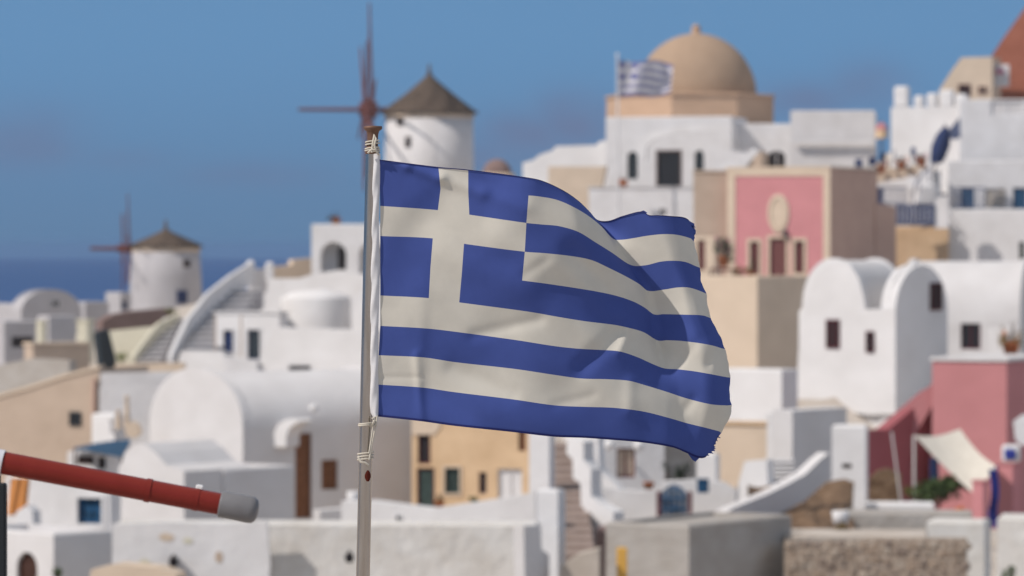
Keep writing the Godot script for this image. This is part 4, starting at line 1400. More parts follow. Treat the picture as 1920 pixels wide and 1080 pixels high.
func centre() -> void:
	house("house", "grey white house with a mauve framed window under the flag's lower edge", "house", 146, 1114, 1246, 1262, 770, 935, -12, "white_b", {"deep": 5.0, "holes": [["f", 1174, 868, 36, 56, "window", {"m": "cream", "frame": "maroon"}], ["f", 1100, 822, 14, 22, "window", {"m": "dusk"}]]})
	house("house", "dim grey wall house behind the arched blue gate", "house", 150, 1240, 1320, 1334, 770, 935, -10, "grey_plaster", {"deep": 4.0})
	for q in [[1143, 836], [1198, 838]]:
		var lm := thing("lamp", "round white wall lamp beneath the flag, %s of the mauve window" % ("left" if q[0] < 1170 else "right"), "lamp", P(q[0], q[1] + 8, 144.6), "round white wall lamps")
		var ls := begin()
		lathe(ls, P(q[0], q[1] + 8, 144.6), [Vector2(0.02, 0), Vector2(0.17, 0.06), Vector2(0.21, 0.2), Vector2(0.14, 0.34), Vector2(0.02, 0.4)], 14)
		part("globe", ls, M.white, lm)
		ls = begin()
		box(ls, P(q[0], q[1] - 10, 145.0), Vector3(0.07, 0.12, 0.5))
		part("bracket", ls, M.dusk, lm)
	slab("terrace_wall", "white curved terrace wall with the arched blue gate", "wall", 132, 1340, 6, [[1084, 935], [1120, 912], [1160, 918], [1200, 922], [1228, 914], [1240, 904], [1300, 900], [1356, 905], [1380, 920], [1376, 955], [1340, 975], [1296, 982], [1250, 976], [1180, 963], [1140, 962], [1110, 975], [1084, 975]], 0.6, "white")
	var gt := thing("gate", "arched blue wooden gate between dark red posts", "gate", P(1264, 972, 131))
	var pts := []
	var x0 := 1239.0
	for q in [[1239, 968], [1239, 925], [1246, 914], [1256, 909], [1265, 908], [1275, 910], [1284, 916], [1289, 926], [1289, 970]]:
		pts.append(q)
	for i in 5:
		var a: float = lerpf(x0, 1289, i / 5.0) + 0.7
		var b: float = lerpf(x0, 1289, (i + 1) / 5.0) - 0.7
		var ya: float = 925 - 17 * sin(PI * (a - 1239) / 50.0)
		var yb: float = 925 - 17 * sin(PI * (b - 1239) / 50.0)
		var st := begin()
		prism(st, [P(a, 968, 131), P(b, 968, 131), P(b, yb, 131), P(a, ya, 131)], Vector3(0, 0, -0.06), Vector3(0, 0, 1))
		part("board", st, M.blue_paint, gt)
	for px in [1235.0, 1294.0]:
		var st := begin()
		soft_box(st, P(px, 946, 131), Vector3(0.13, 0.85, 0.13), Basis.IDENTITY, 0.02)
		part("gatepost", st, M.maroon, gt)
	for q in [935, 955]:
		var st := begin()
		box(st, P(1264, q, 130.93), Vector3(0.84, 0.07, 0.03))
		part("rail", st, M.blue_paint, gt)
	plant("plant", "dark leafy plant behind the arched blue gate", 1282, 912, 50, 52, 136, "leaf_dark", 260)
	plant("plant", "thin dark plant with bare stems left of the arched gate", 1250, 905, 26, 44, 137, "leaf_dark", 60)
	var bx := thing("box", "small blue box on the white pillar right of the arched gate", "box", P(1318, 924, 132.5))
	var st2 := begin()
	soft_box(st2, P(1318, 912, 131.2), Vector3(0.36, 0.4, 0.3), Basis.IDENTITY, 0.02)
	part("body", st2, M.blue_paint, bx)
	st2 = begin()
	soft_box(st2, P(1318, 899, 131.2), Vector3(0.4, 0.05, 0.34), Basis.IDENTITY, 0.01)
	part("lid", st2, M.blue_paint, bx)
	house("pillar", "white pillar below the torn corner of the flag", "pillar", 138, 1306, 1342, 1350, 850, 940, 20, "white", {"most": 1.0})
	var ct := thing("pot", "low clay pot on the white curved terrace wall", "pot", P(1216, 914, 131.6))
	st2 = begin()
	lathe(st2, P(1216, 917, 131.7), [Vector2(0.01, 0), Vector2(0.13, 0), Vector2(0.17, 0.17), Vector2(0.19, 0.17), Vector2(0.19, 0.22), Vector2(0.15, 0.22), Vector2(0.14, 0.16), Vector2(0.01, 0.16)], 14)
	part("body", st2, M.clay, ct)
	# grey walls along the bottom
	house("house", "rough grey concrete walled house at the bottom, shaded on its right", "house", 110, 1136, 1292, 1484, 985, 1150, 34, "grey_plaster", {"parapet": 0.1, "most": 7.0})
	house("wall", "dark slab added for the narrow gap beside the orange post", "wall", 113, 1116, 1142, 1146, 992, 1150, 5, "brick_brown", {"deep": 1.5})  # added dark slab in place of a dark open gap
	var op := thing("post", "short orange yellow post before the rough grey wall", "post", P(1166, 1110, 107))
	st2 = begin()
	soft_box(st2, P(1166, 1068, 107), Vector3(0.27, 1.15, 0.2), Basis.IDENTITY, 0.02)
	part("shaft", st2, M.yellow, op)
	slab("stair_wall", "sweeping grey white stair wall curving up to the right", "wall", 126, 1550, -36, [[1330, 980], [1374, 953], [1440, 926], [1480, 906], [1510, 889], [1538, 862], [1554, 849], [1556, 898], [1508, 940], [1442, 974], [1400, 986], [1330, 992]], 0.5, "white_c", {"hung": 1})
	slab("wall", "bright white wall behind the sweeping stair wall", "wall", 138, 1440, 25, [[1376, 972], [1378, 930], [1396, 865], [1438, 862], [1440, 930], [1410, 972]], 0.6, "white")
	stairs("staircase", "pale grey steps beside the bright white wall", 8, [1440, 1492, 928, 136], [1440, 1490, 866, 144], "white_c")
	house("house", "bright white block right of the flag's frayed edge", "house", 176, 1350, 1466, 1496, 693, 815, 34, "white", {"most": 5.0})
	house("house", "low sandy beige wall house under the bright white block", "house", 166, 1340, 1440, 1450, 797, 880, 20, "cream", {"most": 2.0, "coping": "ochre", "coping_h": 0.12})
	house("pillar", "white wall pier with a tall dark blue slit window", "wall", 160, 1438, 1486, 1494, 772, 892, 15, "white", {"most": 2.0, "holes": [["f", 1458, 826, 11, 66, "window", {"m": "navy_paint", "frame": "slate"}]]})
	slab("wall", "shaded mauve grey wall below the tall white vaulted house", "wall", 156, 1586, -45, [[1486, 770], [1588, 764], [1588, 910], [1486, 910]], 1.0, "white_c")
	house("terrace_house", "cream retaining wall under the pink house, shaded brown on its right", "house", 226, 1300, 1420, 1524, 518, 705, 38, "cream", {"parapet": 0.2, "most": 9.0})

func pink_house() -> void:
	var d := 250.0
	var e := {"rim": "cream", "rim_w": 6.0, "m": "wood", "frame": "maroon"}
	var h := house("house", "pink house with cream corner bands, red doors and an oval plaque", "house", d, 1364, 1556, 1644, 316, 524, 27, "pink", {"most": 12.0, "roof": "cream", "coping": "cream", "coping_h": 0.14, "holes": [["f", 1415, 484, 17, 62, "window", e], ["f", 1459, 484, 30, 74, "door", e], ["f", 1499, 482, 17, 60, "window", e]]})
	var f: Dictionary = h.get_meta("f")
	var g: Dictionary = h.get_meta("g")
	org = h.position
	for q in [[1364, 1379, 317, 520], [1544, 1557, 317, 520], [1379, 1544, 317, 330]]:
		var st := begin()
		prism(st, [on(f, q[0], q[3], 0.06), on(f, q[1], q[3], 0.06), on(f, q[1], q[2], 0.06), on(f, q[0], q[2], 0.06)], -f.N * 0.05, f.N)
		part("band", st, M.cream, h)
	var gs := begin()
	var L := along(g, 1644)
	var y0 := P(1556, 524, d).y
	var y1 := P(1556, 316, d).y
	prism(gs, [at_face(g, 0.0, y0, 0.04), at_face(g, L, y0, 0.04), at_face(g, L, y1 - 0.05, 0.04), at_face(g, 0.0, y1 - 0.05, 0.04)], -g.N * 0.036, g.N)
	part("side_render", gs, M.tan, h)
	var pq := begin()                                     # oval plaque above the door
	var rim := []
	var inn := []
	for i in 28:
		var w := TAU * i / 28
		rim.append(on(f, 1460 + 20 * sin(w), 398 - 34 * cos(w) + (6 * maxf(0, -cos(w))), 0.07))
		inn.append(on(f, 1460 + 14 * sin(w), 398 - 27 * cos(w) + (4 * maxf(0, -cos(w))), 0.0))
	prism(pq, rim, -f.N * 0.06, f.N)
	var plq := part("plaque", pq, M.cream, h)
	var pi := begin()
	for i in 28:                                          # a raised rim round the plaque
		var a: Vector3 = rim[i]
		var b: Vector3 = rim[(i + 1) % 28]
		var c: Vector3 = inn[i] + f.N * 0.14
		var c2: Vector3 = inn[(i + 1) % 28] + f.N * 0.14
		face(pi, [a + f.N * 0.002, b + f.N * 0.002, c2, c], f.N)
		face(pi, [c, c2, inn[(i + 1) % 28] + f.N * 0.075, inn[i] + f.N * 0.075], (inn[(i + 14) % 28] as Vector3) - inn[i])
	part("rim", pi, M.cream, plq)
	var lm := thing("wall_lamp", "small dark lamp above the red door of the pink house", "lamp", on(f, 1475, 446, 0.15))
	var ls := begin()
	lathe(ls, on(f, 1475, 446, 0.25), [Vector2(0.02, 0), Vector2(0.11, 0.05), Vector2(0.15, 0.3), Vector2(0.05, 0.42), Vector2(0.01, 0.45)], 10)
	part("lantern", ls, M.slate, lm)
	ls = begin()
	box(ls, on(f, 1475, 432, 0.12), Vector3(0.06, 0.06, 0.3))
	part("bracket", ls, M.slate, lm)
	house("house", "plain beige wing left of the pink house", "house", 254, 1300, 1368, 1372, 322, 500, 6, "beige", {"deep": 6.0, "coping": "cream", "coping_h": 0.1})
	house("porch", "pinkish cream porch wall with a red door behind the potted plants", "wall", 247, 1296, 1340, 1352, 444, 524, 20, "cream", {"most": 3.0, "holes": [["f", 1315, 478, 14, 56, "door", {"m": "wood"}]]})
	plant("potted_plant", "bushy dark plant with pink flowers beside the pink house", 1357, 500, 54, 62, 241, "leaf_dark", 300, "clay", "bloom")
	plant("potted_plant", "small plant under the left window of the pink house", 1408, 522, 24, 44, 240, "leaf", 120, "clay")
	plant("shrub", "yellowish shrub at the corner of the cream retaining wall", 1390, 522, 40, 26, 232, "dry", 160)
	var sh := thing("shelf", "low dark wooden shelf with a grey crate under the flowers", "shelf", P(1354, 528, 238))
	for q in [[505, 44], [519, 46], [528, 46]]:
		var st := begin()
		soft_box(st, P(1354, q[0], 238), Vector3(q[1] * K * 238, 0.12, 0.5), Basis.IDENTITY, 0.02)
		part("board", st, M.maroon if q[0] < 510 else M.slate, sh)
	for px in [1333.0, 1375.0]:
		var st := begin()
		soft_box(st, P(px, 516, 238), Vector3(0.1, 0.85, 0.4), Basis.IDENTITY, 0.01)
		part("leg", st, M.dark_wood, sh)

func church() -> void:
	var d := 298.0
	var s := K * d
	house("church", "white lower storey of the domed church with dark doors", "church", 292, 1136, 1372, 1486, 218, 372, 14, "white_b", {"most": 12.0, "holes": [
		["f", 1186, 310, 19, 52, "window", {"arch": true, "frame": "slate", "m": "slate"}], ["f", 1254, 316, 44, 66, "door", {"m": "glass", "frame": "slate", "rim": "brick_brown", "rim_w": 2}], ["f", 1311, 308, 17, 52, "window", {"arch": true, "frame": "slate", "m": "slate"}]]})
	var c := P(1293, 232, d + 4)
	var o := thing("church_dome", "large brown church dome on an eight sided drum", "dome", c)
	var st := begin()
	var s2 := K * (d + 4)
	var R := 150.0 * s2 / cos(PI / 8) * 0.985
	lathe(st, c, [Vector2(R * 1.0, -1.0), Vector2(R, 48 * s2), Vector2(R * 1.02, 48 * s2), Vector2(R * 1.02, 52 * s2), Vector2(R * 0.99, 53 * s2)], 8, 0.0, false, 0.25)
	part("drum", st, M.drum, o)
	var rf := begin()
	lathe(rf, c, [Vector2(R * 0.99, 52.5 * s2), Vector2(0.1, 56 * s2)], 8, 0.0, false, 0.25)
	part("drum_roof", rf, M.drum, o)
	var dm := begin()
	var prof := []
	for i in 17:
		var w := PI / 2 * i / 16
		prof.append(Vector2(maxf(0.02, 114 * cos(w) * s2), (50 + 119 * sin(w)) * s2))
	var cc := c + Vector3(12 * s2, 0, 0)
	lathe(dm, cc, prof, 56)
	part("dome", dm, M.dome, o)
	var fn := begin()
	lathe(fn, cc + Vector3(0, 166 * s2, 0), [Vector2(11 * s2, 0), Vector2(9 * s2, 5 * s2), Vector2(8 * s2, 14 * s2), Vector2(9 * s2, 15 * s2), Vector2(4 * s2, 19 * s2), Vector2(0.05, 21 * s2)], 14)
	part("finial", fn, M.drum, o)
	slab("parapet", "white parapet curving down from the church roof", "wall", 288.5, 1372, 14, [[1196, 262], [1222, 248], [1262, 238], [1310, 232], [1372, 231], [1372, 246], [1310, 246], [1264, 252], [1226, 262], [1212, 274], [1210, 300], [1196, 300]], 0.5, "white", {"hung": 1})
	house("house", "white church annex right of the dome with a dark arched opening", "building", 294, 1368, 1490, 1494, 232, 345, 4, "white_b", {"deep": 6.0, "holes": [["f", 1456, 300, 36, 36, "window", {"arch": true, "m": "dusk", "frame": "white_b"}]]})
	house("house", "tall blank white block right of the church annex", "building", 288, 1482, 1640, 1648, 207, 345, 6, "white_c", {"most": 8.0, "parapet": 0.2})
	slab("ledge", "thin white ledge band across the blank white block", "ledge", 287.4, 1640, 6, [[1484, 262], [1640, 262], [1640, 268], [1484, 268]], 0.3, "white_b", {"hung": 1})
	slab("stair_rail", "slanting white stair parapet below the church annex", "wall", 284, 1440, 12, [[1316, 352], [1330, 318], [1352, 290], [1370, 283], [1400, 286], [1414, 276], [1422, 284], [1380, 330], [1378, 352]], 0.5, "white_b", {"hung": 1})
	house("porch", "small brownish porch between the church annex and stair parapet", "porch", 286, 1404, 1428, 1440, 284, 345, 25, "beige", {"most": 3.0})
	house("house", "plain white house front below the church, partly behind the flag", "house", 284, 1104, 1304, 1312, 352, 480, 8, "white_b", {"most": 8.0, "coping": "white_b", "coping_h": 0.08, "holes": [["f", 1243, 398, 16, 14, "window", {"m": "dusk", "frame": "white_b"}]]})
	slab("wall", "white stepped gable left of the church", "wall", 296, 1150, 16, [[980, 305], [1000, 300], [1012, 290], [1036, 282], [1042, 274], [1118, 272], [1124, 265], [1150, 262], [1150, 420], [980, 420]], 3.0, "white")
	slab("wall", "cream panel wall below the white stepped gable", "wall", 290, 1136, 10, [[1028, 312], [1136, 312], [1128, 350], [1112, 420], [1028, 420]], 1.0, "cream")
	plant("potted_plant", "orange flowering plant at the left foot of the church wall", 1168, 350, 26, 14, 283, "bloom_orange", 100, "clay")
	var bd := thing("dome", "small round dark brown dome just above the flag", "dome", P(932, 350, 302))
	var bs := begin()
	var s3 := K * 302
	prof = []
	for i in 13:
		var w := PI / 2 * i / 12
		prof.append(Vector2(maxf(0.02, 28 * cos(w) * s3), (22 + 30 * sin(w)) * s3))
	lathe(bs, P(932, 350, 302), prof, 32)
	part("shell", bs, M.brick_brown, bd)
	bs = begin()
	lathe(bs, P(932, 350, 302), [Vector2(34 * s3, -1.0), Vector2(34 * s3, 24 * s3), Vector2(26 * s3, 24.5 * s3)], 32)
	part("drum", bs, M.cream, bd)
	bases.append(P(932, 352, 302))

func right_top() -> void:
	var rh := slab("house", "terracotta red house with a long sloping edge at the top right", "house", 304, 1940, 12, [[1852, 130], [1858, 106], [1880, 72], [1926, 8], [1990, -30], [1990, 260], [1852, 260]], 6.0, "terracotta")
	rh.set_meta("group", "")
	var sg := thing("sign", "white notice board with a pink mark on the terracotta house", "sign", P(1875, 165, 300))
	var st := begin()
	soft_box(st, P(1875, 142, 300), Vector3(1.35, 1.6, 0.12), Basis(Vector3.UP, -0.2), 0.03)
	part("board", st, M.white_b, sg)
	var pk := begin()
	lathe(pk, P(1875, 134, 299.85), [Vector2(0.3, -0.15), Vector2(0.3, 0.15), Vector2(0.02, 0.16)], 14)
	part("mark", pk, M.bloom, sg)
	slab("house", "cream house with a slanting roof line and two dark windows", "house", 299, 1858, 16, [[1760, 170], [1784, 132], [1802, 108], [1860, 106], [1860, 230], [1760, 230]], 4.0, "cream", {"holes": [["f", 1808, 169, 22, 22, "window", {"m": "dusk", "frame": "maroon"}], ["f", 1842, 169, 18, 16, "window", {"m": "dusk", "frame": "tan"}]]})
	house("house", "white battlemented terrace wall at the top right", "building", 284, 1670, 1800, 1830, 200, 340, 18, "white", {"most": 6.0})
	var i := 0
	for q in [[1688, 27, 160, "tallest and leftmost"], [1721, 17, 178, "second from the left"], [1746, 20, 174, "third from the left"], [1773, 26, 168, "fourth from the left"], [1800, 22, 176, "rightmost"]]:
		var a := P(q[0], 203, 284)
		var f := plane(284, 1800, 18)
		a = on(f, q[0], 201, -0.5)
		var t := thing("merlon", "white merlon on the battlemented wall, %s" % q[3], "merlon", a, "white merlons of the battlemented wall")
		var ms := begin()
		var h: float = P(q[0], q[2], 284).y - a.y
		soft_box(ms, a + Vector3(0, h / 2, 0), Vector3(q[1] * K * 284, h, 0.8), Basis(f.U, Vector3.UP, f.N), 0.12)
		part("block", ms, M.white, t)
		i += 1
	house("house", "large white house at the right edge with a grey band window", "building", 278, 1800, 1990, 1996, 186, 345, 5, "white_b", {"deep": 6.0, "holes": [["f", 1888, 202, 60, 28, "window", {"m": "white_c", "frame": "white_b"}]]})
	house("house", "white terrace house with three blue doors at the right edge", "house", 270, 1778, 1990, 1996, 300, 400, 6, "white_b", {"deep": 5.0, "parapet": 0.2, "holes": [["f", 1814, 373, 26, 42, "door", {"m": "blue_paint"}], ["f", 1866, 372, 40, 38, "window", {"m": "grey_plaster", "frame": "white_c"}], ["f", 1912, 373, 26, 42, "door", {"m": "blue_paint"}], ["f", 1770, 380, 10, 36, "door", {"m": "pale_blue"}]]})
	house("house", "blank white retaining wall under the terrace with blue doors", "wall", 262, 1776, 1990, 1996, 392, 520, 8, "white", {"deep": 4.0, "holes": [["f", 1916, 470, 10, 34, "window", {"m": "teal"}]]})
	house("house", "ochre walled house below the pale blue fence", "house", 262, 1674, 1778, 1782, 424, 520, 8, "ochre", {"deep": 5.0})
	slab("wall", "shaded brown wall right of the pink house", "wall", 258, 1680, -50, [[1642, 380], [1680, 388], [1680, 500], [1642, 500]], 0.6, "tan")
	var fn := thing("fence", "pale blue slatted fence above the ochre wall", "fence", P(1715, 424, 261))
	for k in 9:
		st = begin()
		var px := lerpf(1684, 1750, k / 8.0)
		soft_box(st, P(px, 403, 260.6), Vector3(7.2 * K * 261, 1.35, 0.05), Basis.IDENTITY, 0.01)
		part("slat", st, M.pale_blue, fn)
	for q in [388, 418]:
		st = begin()
		box(st, P(1717, q, 260.75), Vector3(74 * K * 261, 0.1, 0.06))
		part("rail", st, M.pale_blue, fn)
	house("house", "grey white terrace house with blue chairs, behind the pink house", "house", 272, 1630, 1752, 1758, 338, 430, 10, "white_b", {"deep": 6.0, "holes": [["f", 1650, 366, 12, 30, "door", {"m": "navy_paint"}]]})
	slab("parapet", "low pinkish parapet of the cafe terrace", "wall", 269.5, 1735, 8, [[1618, 330], [1660, 316], [1735, 308], [1740, 326], [1700, 334], [1618, 346]], 0.3, "cream", {"hung": 1})
	for q in [[1652, 326, "bloom", "leftmost pink flowering tub on the cafe terrace"], [1690, 318, "bloom_orange", "orange flowering tub in the middle of the cafe terrace"], [1728, 312, "bloom", "pink flowering tub below the folded navy parasol"]]:
		plant("flower_tub", q[3], q[0], q[1], 30, 24, 268.5, "leaf_dark", 120, "clay", q[2])
	# cafe chairs along the terrace
	var first: Node3D
	var names_ := ["leftmost blue cafe chair on the terrace behind the pink house", "second blue cafe chair from the left on the cafe terrace", "third blue cafe chair from the left on the cafe terrace", "fourth blue cafe chair beside the folded parasol", "blue cafe chair nearest the blank white block"]
	var spots := [[1636, 318], [1660, 310], [1684, 304], [1718, 300], [1612, 322]]
	for k in 5:
		var at := P(spots[k][0], spots[k][1] + 5, 269)
		if k == 0:
			first = thing("cafe_chair", names_[k], "chair", at, "blue cafe chairs on the terrace")
			st = begin()
			soft_box(st, at + Vector3(0, 0.45, 0), Vector3(0.5, 0.06, 0.5), Basis.IDENTITY, 0.02)
			part("seat", st, M.navy_paint, first)
			st = begin()
			soft_box(st, at + Vector3(0, 0.75, -0.24), Vector3(0.5, 0.5, 0.05), Basis.IDENTITY, 0.02)
			part("backrest", st, M.navy_paint, first)
			for sx in [-0.2, 0.2]:
				for sz in [-0.2, 0.2]:
					st = begin()
					box(st, at + Vector3(sx, 0.21, sz), Vector3(0.05, 0.42, 0.05))
					part("leg", st, M.dark_wood, first)
		else:
			var c: Node3D = first.duplicate()
			c.name = numbered("cafe_chair")
			add_child(c)
			c.position = at
			c.rotation.y = k * 0.7
			c.set_meta("label", names_[k])
	for q in [[1646, 1698, 352, 386, 264, "blue railing below the cafe terrace, left of the outdoor steps"], [1790, 1846, 352, 392, 263, "blue railing before the terrace house with blue doors"]]:
		var rl := thing("railing", q[5], "railing", P(q[0], q[3], q[4]))
		for k in 9:
			st = begin()
			var px := lerpf(q[0], q[1], k / 8.0)
			tube(st, [P(px, q[3], q[4]), P(px, q[2], q[4])], 0.035, 0.035, 6)
			part("baluster", st, M.pale_blue, rl)
		for y in [q[2], q[3] - 4]:
			st = begin()
			tube(st, [P(q[0], y, q[4]), P(q[1], y, q[4])], 0.045, 0.045, 6)
			part("rail", st, M.pale_blue, rl)
	slab("wall", "short stepped white wall between the cafe terrace and the navy parasol", "wall", 266, 1760, 14, [[1700, 352], [1700, 330], [1722, 330], [1722, 318], [1748, 318], [1748, 352]], 0.4, "white", {"hung": 1})
	slab("wall", "low white wall end standing beside the pale blue fence", "wall", 260.5, 1776, 12, [[1752, 428], [1752, 376], [1764, 368], [1778, 368], [1778, 428]], 0.5, "white", {"hung": 1})
	# parasols
	var pa := thing("parasol", "folded navy blue parasol on the top right terrace", "parasol", P(1764, 330, 268))
	st = begin()
	tube(st, [P(1748, 336, 268), P(1772, 232, 268)], 0.06, 0.05, 8)
	part("pole", st, M.dark_wood, pa)
	st = begin()
	var s := K * 268
	var p0 := P(1756, 306, 268)
	var p1 := P(1773, 236, 268)
	var rows := []
	for q in [[0.0, 9], [0.1, 12], [0.45, 15], [0.75, 12], [0.92, 6], [1.0, 1]]:
		var row := PackedVector3Array()
		for j in 25:
			var w := TAU * (j % 24) / 24
			var r: float = q[1] * s * (1.0 + 0.16 * cos(w * 8))
			row.append(p0.lerp(p1, q[0]) + Vector3(cos(w) * r, 0, sin(w) * r))
		rows.append(row)
	grid(st, rows)
	part("canopy", st, M.navy_paint, pa)
	st = begin()
	lathe(st, P(1748, 337, 268), [Vector2(0.35, 0), Vector2(0.35, 0.12), Vector2(0.06, 0.2)], 14)
	part("base", st, M.slate, pa)
	slab("sunshade", "small grey triangular sunshade behind the navy parasol", "sunshade", 270, 1800, 10, [[1768, 256], [1799, 220], [1801, 258], [1790, 262]], 0.06, "pale_blue", {"hung": 1, "part": "sheet"})
	var yp := thing("parasol", "red topped pale orange parasol peeking out beside the blank white block", "parasol", P(1653, 300, 280))
	st = begin()
	tube(st, [P(1653, 318, 280), P(1653, 226, 280)], 0.06, 0.05, 8)
	part("pole", st, M.dark_wood, yp)
	st = begin()
	lathe(st, P(1653, 232, 280), [Vector2(0.40, -1.0), Vector2(0.42, -0.4), Vector2(0.3, -0.2)], 16, 0.02)
	part("valance", st, M.ochre, yp)
	st = begin()
	lathe(st, P(1653, 232, 280), [Vector2(0.44, -0.42), Vector2(0.3, -0.08), Vector2(0.02, 0.12)], 16, 0.02)
	part("canopy", st, M.rose, yp)
	stairs("staircase", "white outdoor steps with a blue handrail at the top right", 9, [1716, 1750, 380, 262], [1730, 1764, 322, 270], "white")
	var hr := thing("handrail", "blue metal handrail zigzagging beside the white outdoor steps", "railing", P(1712, 382, 261))
	st = begin()
	tube(st, [P(1710, 366, 261), P(1718, 340, 261), P(1738, 318, 265), P(1752, 302, 268)], 0.05, 0.05, 6)
	part("rail", st, M.navy_paint, hr)
	for q in [[1712, 362, 384], [1724, 334, 362], [1742, 314, 342]]:
		st = begin()
		tube(st, [P(q[0], q[2], 262), P(q[0], q[1], 262)], 0.04, 0.04, 6)
		part("baluster", st, M.navy_paint, hr)

func behind_flag() -> void:                             # the slope goes on with houses where the flag hangs before it
	for q in [[288, 880, 960, 985, 420, 500, 18, "white_b", "white house on the slope above the flag's middle"], [270, 760, 860, 890, 470, 545, 25, "white", "white house high on the slope just right of the arcade"], [262, 960, 1080, 1110, 470, 555, 22, "cream", "cream house on the slope left of the plain church front"],
			[240, 830, 940, 975, 560, 640, 30, "white", "white house halfway down the slope behind the flag"], [232, 1060, 1190, 1215, 560, 660, 20, "white_b", "broad white house halfway down the slope left of the cream retaining wall"], [200, 900, 1010, 1040, 650, 730, 28, "white", "white house above the ochre house"], [190, 1120, 1240, 1270, 665, 760, 20, "white_c", "grey white house above the mauve windowed house"]]:
		var cx: float = (q[1] + q[2]) / 2.0
		house("house", q[8], "house", q[0], q[1], q[2], q[3], q[4], q[5], q[6], q[7], {"most": 7.0, "parapet": 0.25, "group": "houses on the slope behind the flag", "holes": [["f", cx - 20, q[4] + 50, 16, 30, "window", {"m": "navy_paint", "frame": "slate"}], ["f", cx + 22, q[5] - 24, 20, 46, "door", {"m": "blue_paint"}]]})

func right_vaults() -> void:
	for px in [1490, 1540, 1600, 1660, 1700]:
		bases.append(P(px, 850, 184))
	house("house", "tall white house behind the rounded gable front, shaded on its right", "house", 190, 1498, 1678, 1774, 582, 790, 32, "white", {"most": 9.0})
	slab("gable_wall", "tall white gable front with a rounded head and two small dark windows", "wall", 189.6, 1680, 32, [[1487, 778], [1494, 735], [1497, 660], [1503, 600], [1511, 560], [1526, 522], [1548, 497], [1572, 487], [1594, 496], [1610, 522], [1619, 556], [1622, 580], [1679, 578], [1679, 776], [1630, 778], [1560, 770]], 0.28, "white", {"hung": 1, "holes": [["f", 1562, 626, 24, 54, "window", {"m": "dusk", "frame": "maroon"}], ["f", 1632, 641, 15, 40, "window", {"m": "dusk", "frame": "maroon"}]]})
	vault("vault_roof", "steep white barrel vault rising over the tall white house", "roof", 190.9, 1504, 1619, 1700, 582, 488, 592, 32, "white", {"rim": 0.1, "roof": "white_c", "sink": 0.0, "pointed": 0.9, "most": 8.0})
	vault("house", "shaded vaulted gable with a tall window right of the rounded white gable", "house", 189.85, 1652, 1679, 1777, 586, 505, 790, 32, "white", {"gable": "r", "rim": 0.2, "most": 8.0, "high": [["r", 1754, 556, 26, 52, "window", {"m": "dusk", "frame": "maroon"}]]})
	vault("house", "long pale vaulted house with dark windows at the right", "house", 204, 1690, 1912, 1990, 606, 490, 690, 14, "white_c", {"gable": "r", "most": 7.0, "holes": [["f", 1771, 634, 9, 66, "window", {"m": "dusk", "frame": "dusk"}], ["f", 1820, 628, 36, 54, "window", {"m": "glass", "frame": "maroon"}]]})
	slab("wall", "short white wall beside the flowers at the right edge", "wall", 190, 1900, 15, [[1850, 615], [1900, 612], [1900, 690], [1850, 690]], 0.5, "white")
	plant("potted_plant", "dry looking flowering plant on the rose house roof", 1895, 668, 56, 66, 172, "dry", 260, "clay", "bloom_orange")
	var ph := house("house", "rose pink house with a white coping at the right edge", "house", 165, 1748, 1888, 1990, 678, 985, 28, "rose", {"most": 6.0, "roof": "white_c", "coping": "white_c", "coping_h": 0.14})
	ph.set_meta("group", "")
	slab("parapet", "slanting rose pink parapet left of the rose pink house", "wall", 167, 1760, 10, [[1628, 812], [1668, 786], [1752, 716], [1760, 740], [1690, 800], [1670, 812]], 0.4, "rose")
	slab("wall", "shade coloured rose wall behind the white slab", "wall", 169, 1780, -48, [[1616, 806], [1664, 806], [1752, 732], [1780, 732], [1780, 960], [1616, 960]], 0.6, "shaded_rose")
	house("pillar", "tall white slab pillar with a small slot", "pillar", 138, 1560, 1623, 1630, 798, 960, 10, "white", {"most": 1.0, "holes": [["f", 1588, 874, 18, 9, "window", {"m": "dusk", "frame": "dark_wood"}]]})
	slab("wall", "rubbly sandy heap wall behind the white slab pillar", "wall", 150, 1690, 5, [[1625, 960], [1630, 900], [1645, 885], [1665, 880], [1690, 890], [1694, 960]], 1.0, "earth")
	var pp := thing("pole", "thin grey pole leaning beside the shade coloured rose wall", "pole", P(1690, 960, 146))
	var st := begin()
	tube(st, [P(1692, 960, 146), P(1672, 810, 146)], 0.04, 0.035, 6)
	part("shaft", st, M.white_c, pp)
	plant("shrub", "wide dark green bush under the white canopy", 1760, 952, 110, 60, 142, "leaf", 700)
	plant("shrub", "low yellowish green bush left of the wide dark bush", 1712, 938, 40, 30, 144, "leaf_light", 160)
	# the canopy
	var cn := thing("canopy", "sagging white cloth canopy slung before the rose pink house", "canopy", P(1790, 960, 144))
	st = begin()
	var rows := []
	for j in 15:
		var row := PackedVector3Array()
		for i in 17:
			var u := i / 16.0
			var v := j / 14.0
			var a := P(1714, 816, 146).lerp(P(1800, 804, 149), u) + Vector3(0, -0.08, 0) * sin(PI * u)
			var b := P(1826, 926, 140.5).lerp(P(1868, 874, 142), u)
			var q := a.lerp(b, v)
			q += Vector3(0, -0.16 * sin(PI * v) * (0.4 + 0.6 * u) - 0.05 * sin(PI * u), 0)
			row.append(q)
		rows.append(row)
	grid(st, rows)
	part("sheet", st, M.canvas, cn)
	for q in [[1826, 926, 1000, 140.5], [1714, 816, 960, 146], [1868, 874, 990, 142]]:
		var ps := begin()
		tube(ps, [P(q[0], q[2], q[3]), P(q[0], q[1], q[3])], 0.05, 0.05, 6)
		part("pole", ps, M.royal_paint if q[0] > 1800 else M.white_c, cn)
	var bl := thing("cloth", "royal blue cloth hanging below the white canopy", "cloth", P(1858, 990, 141))
	st = begin()
	rows = []
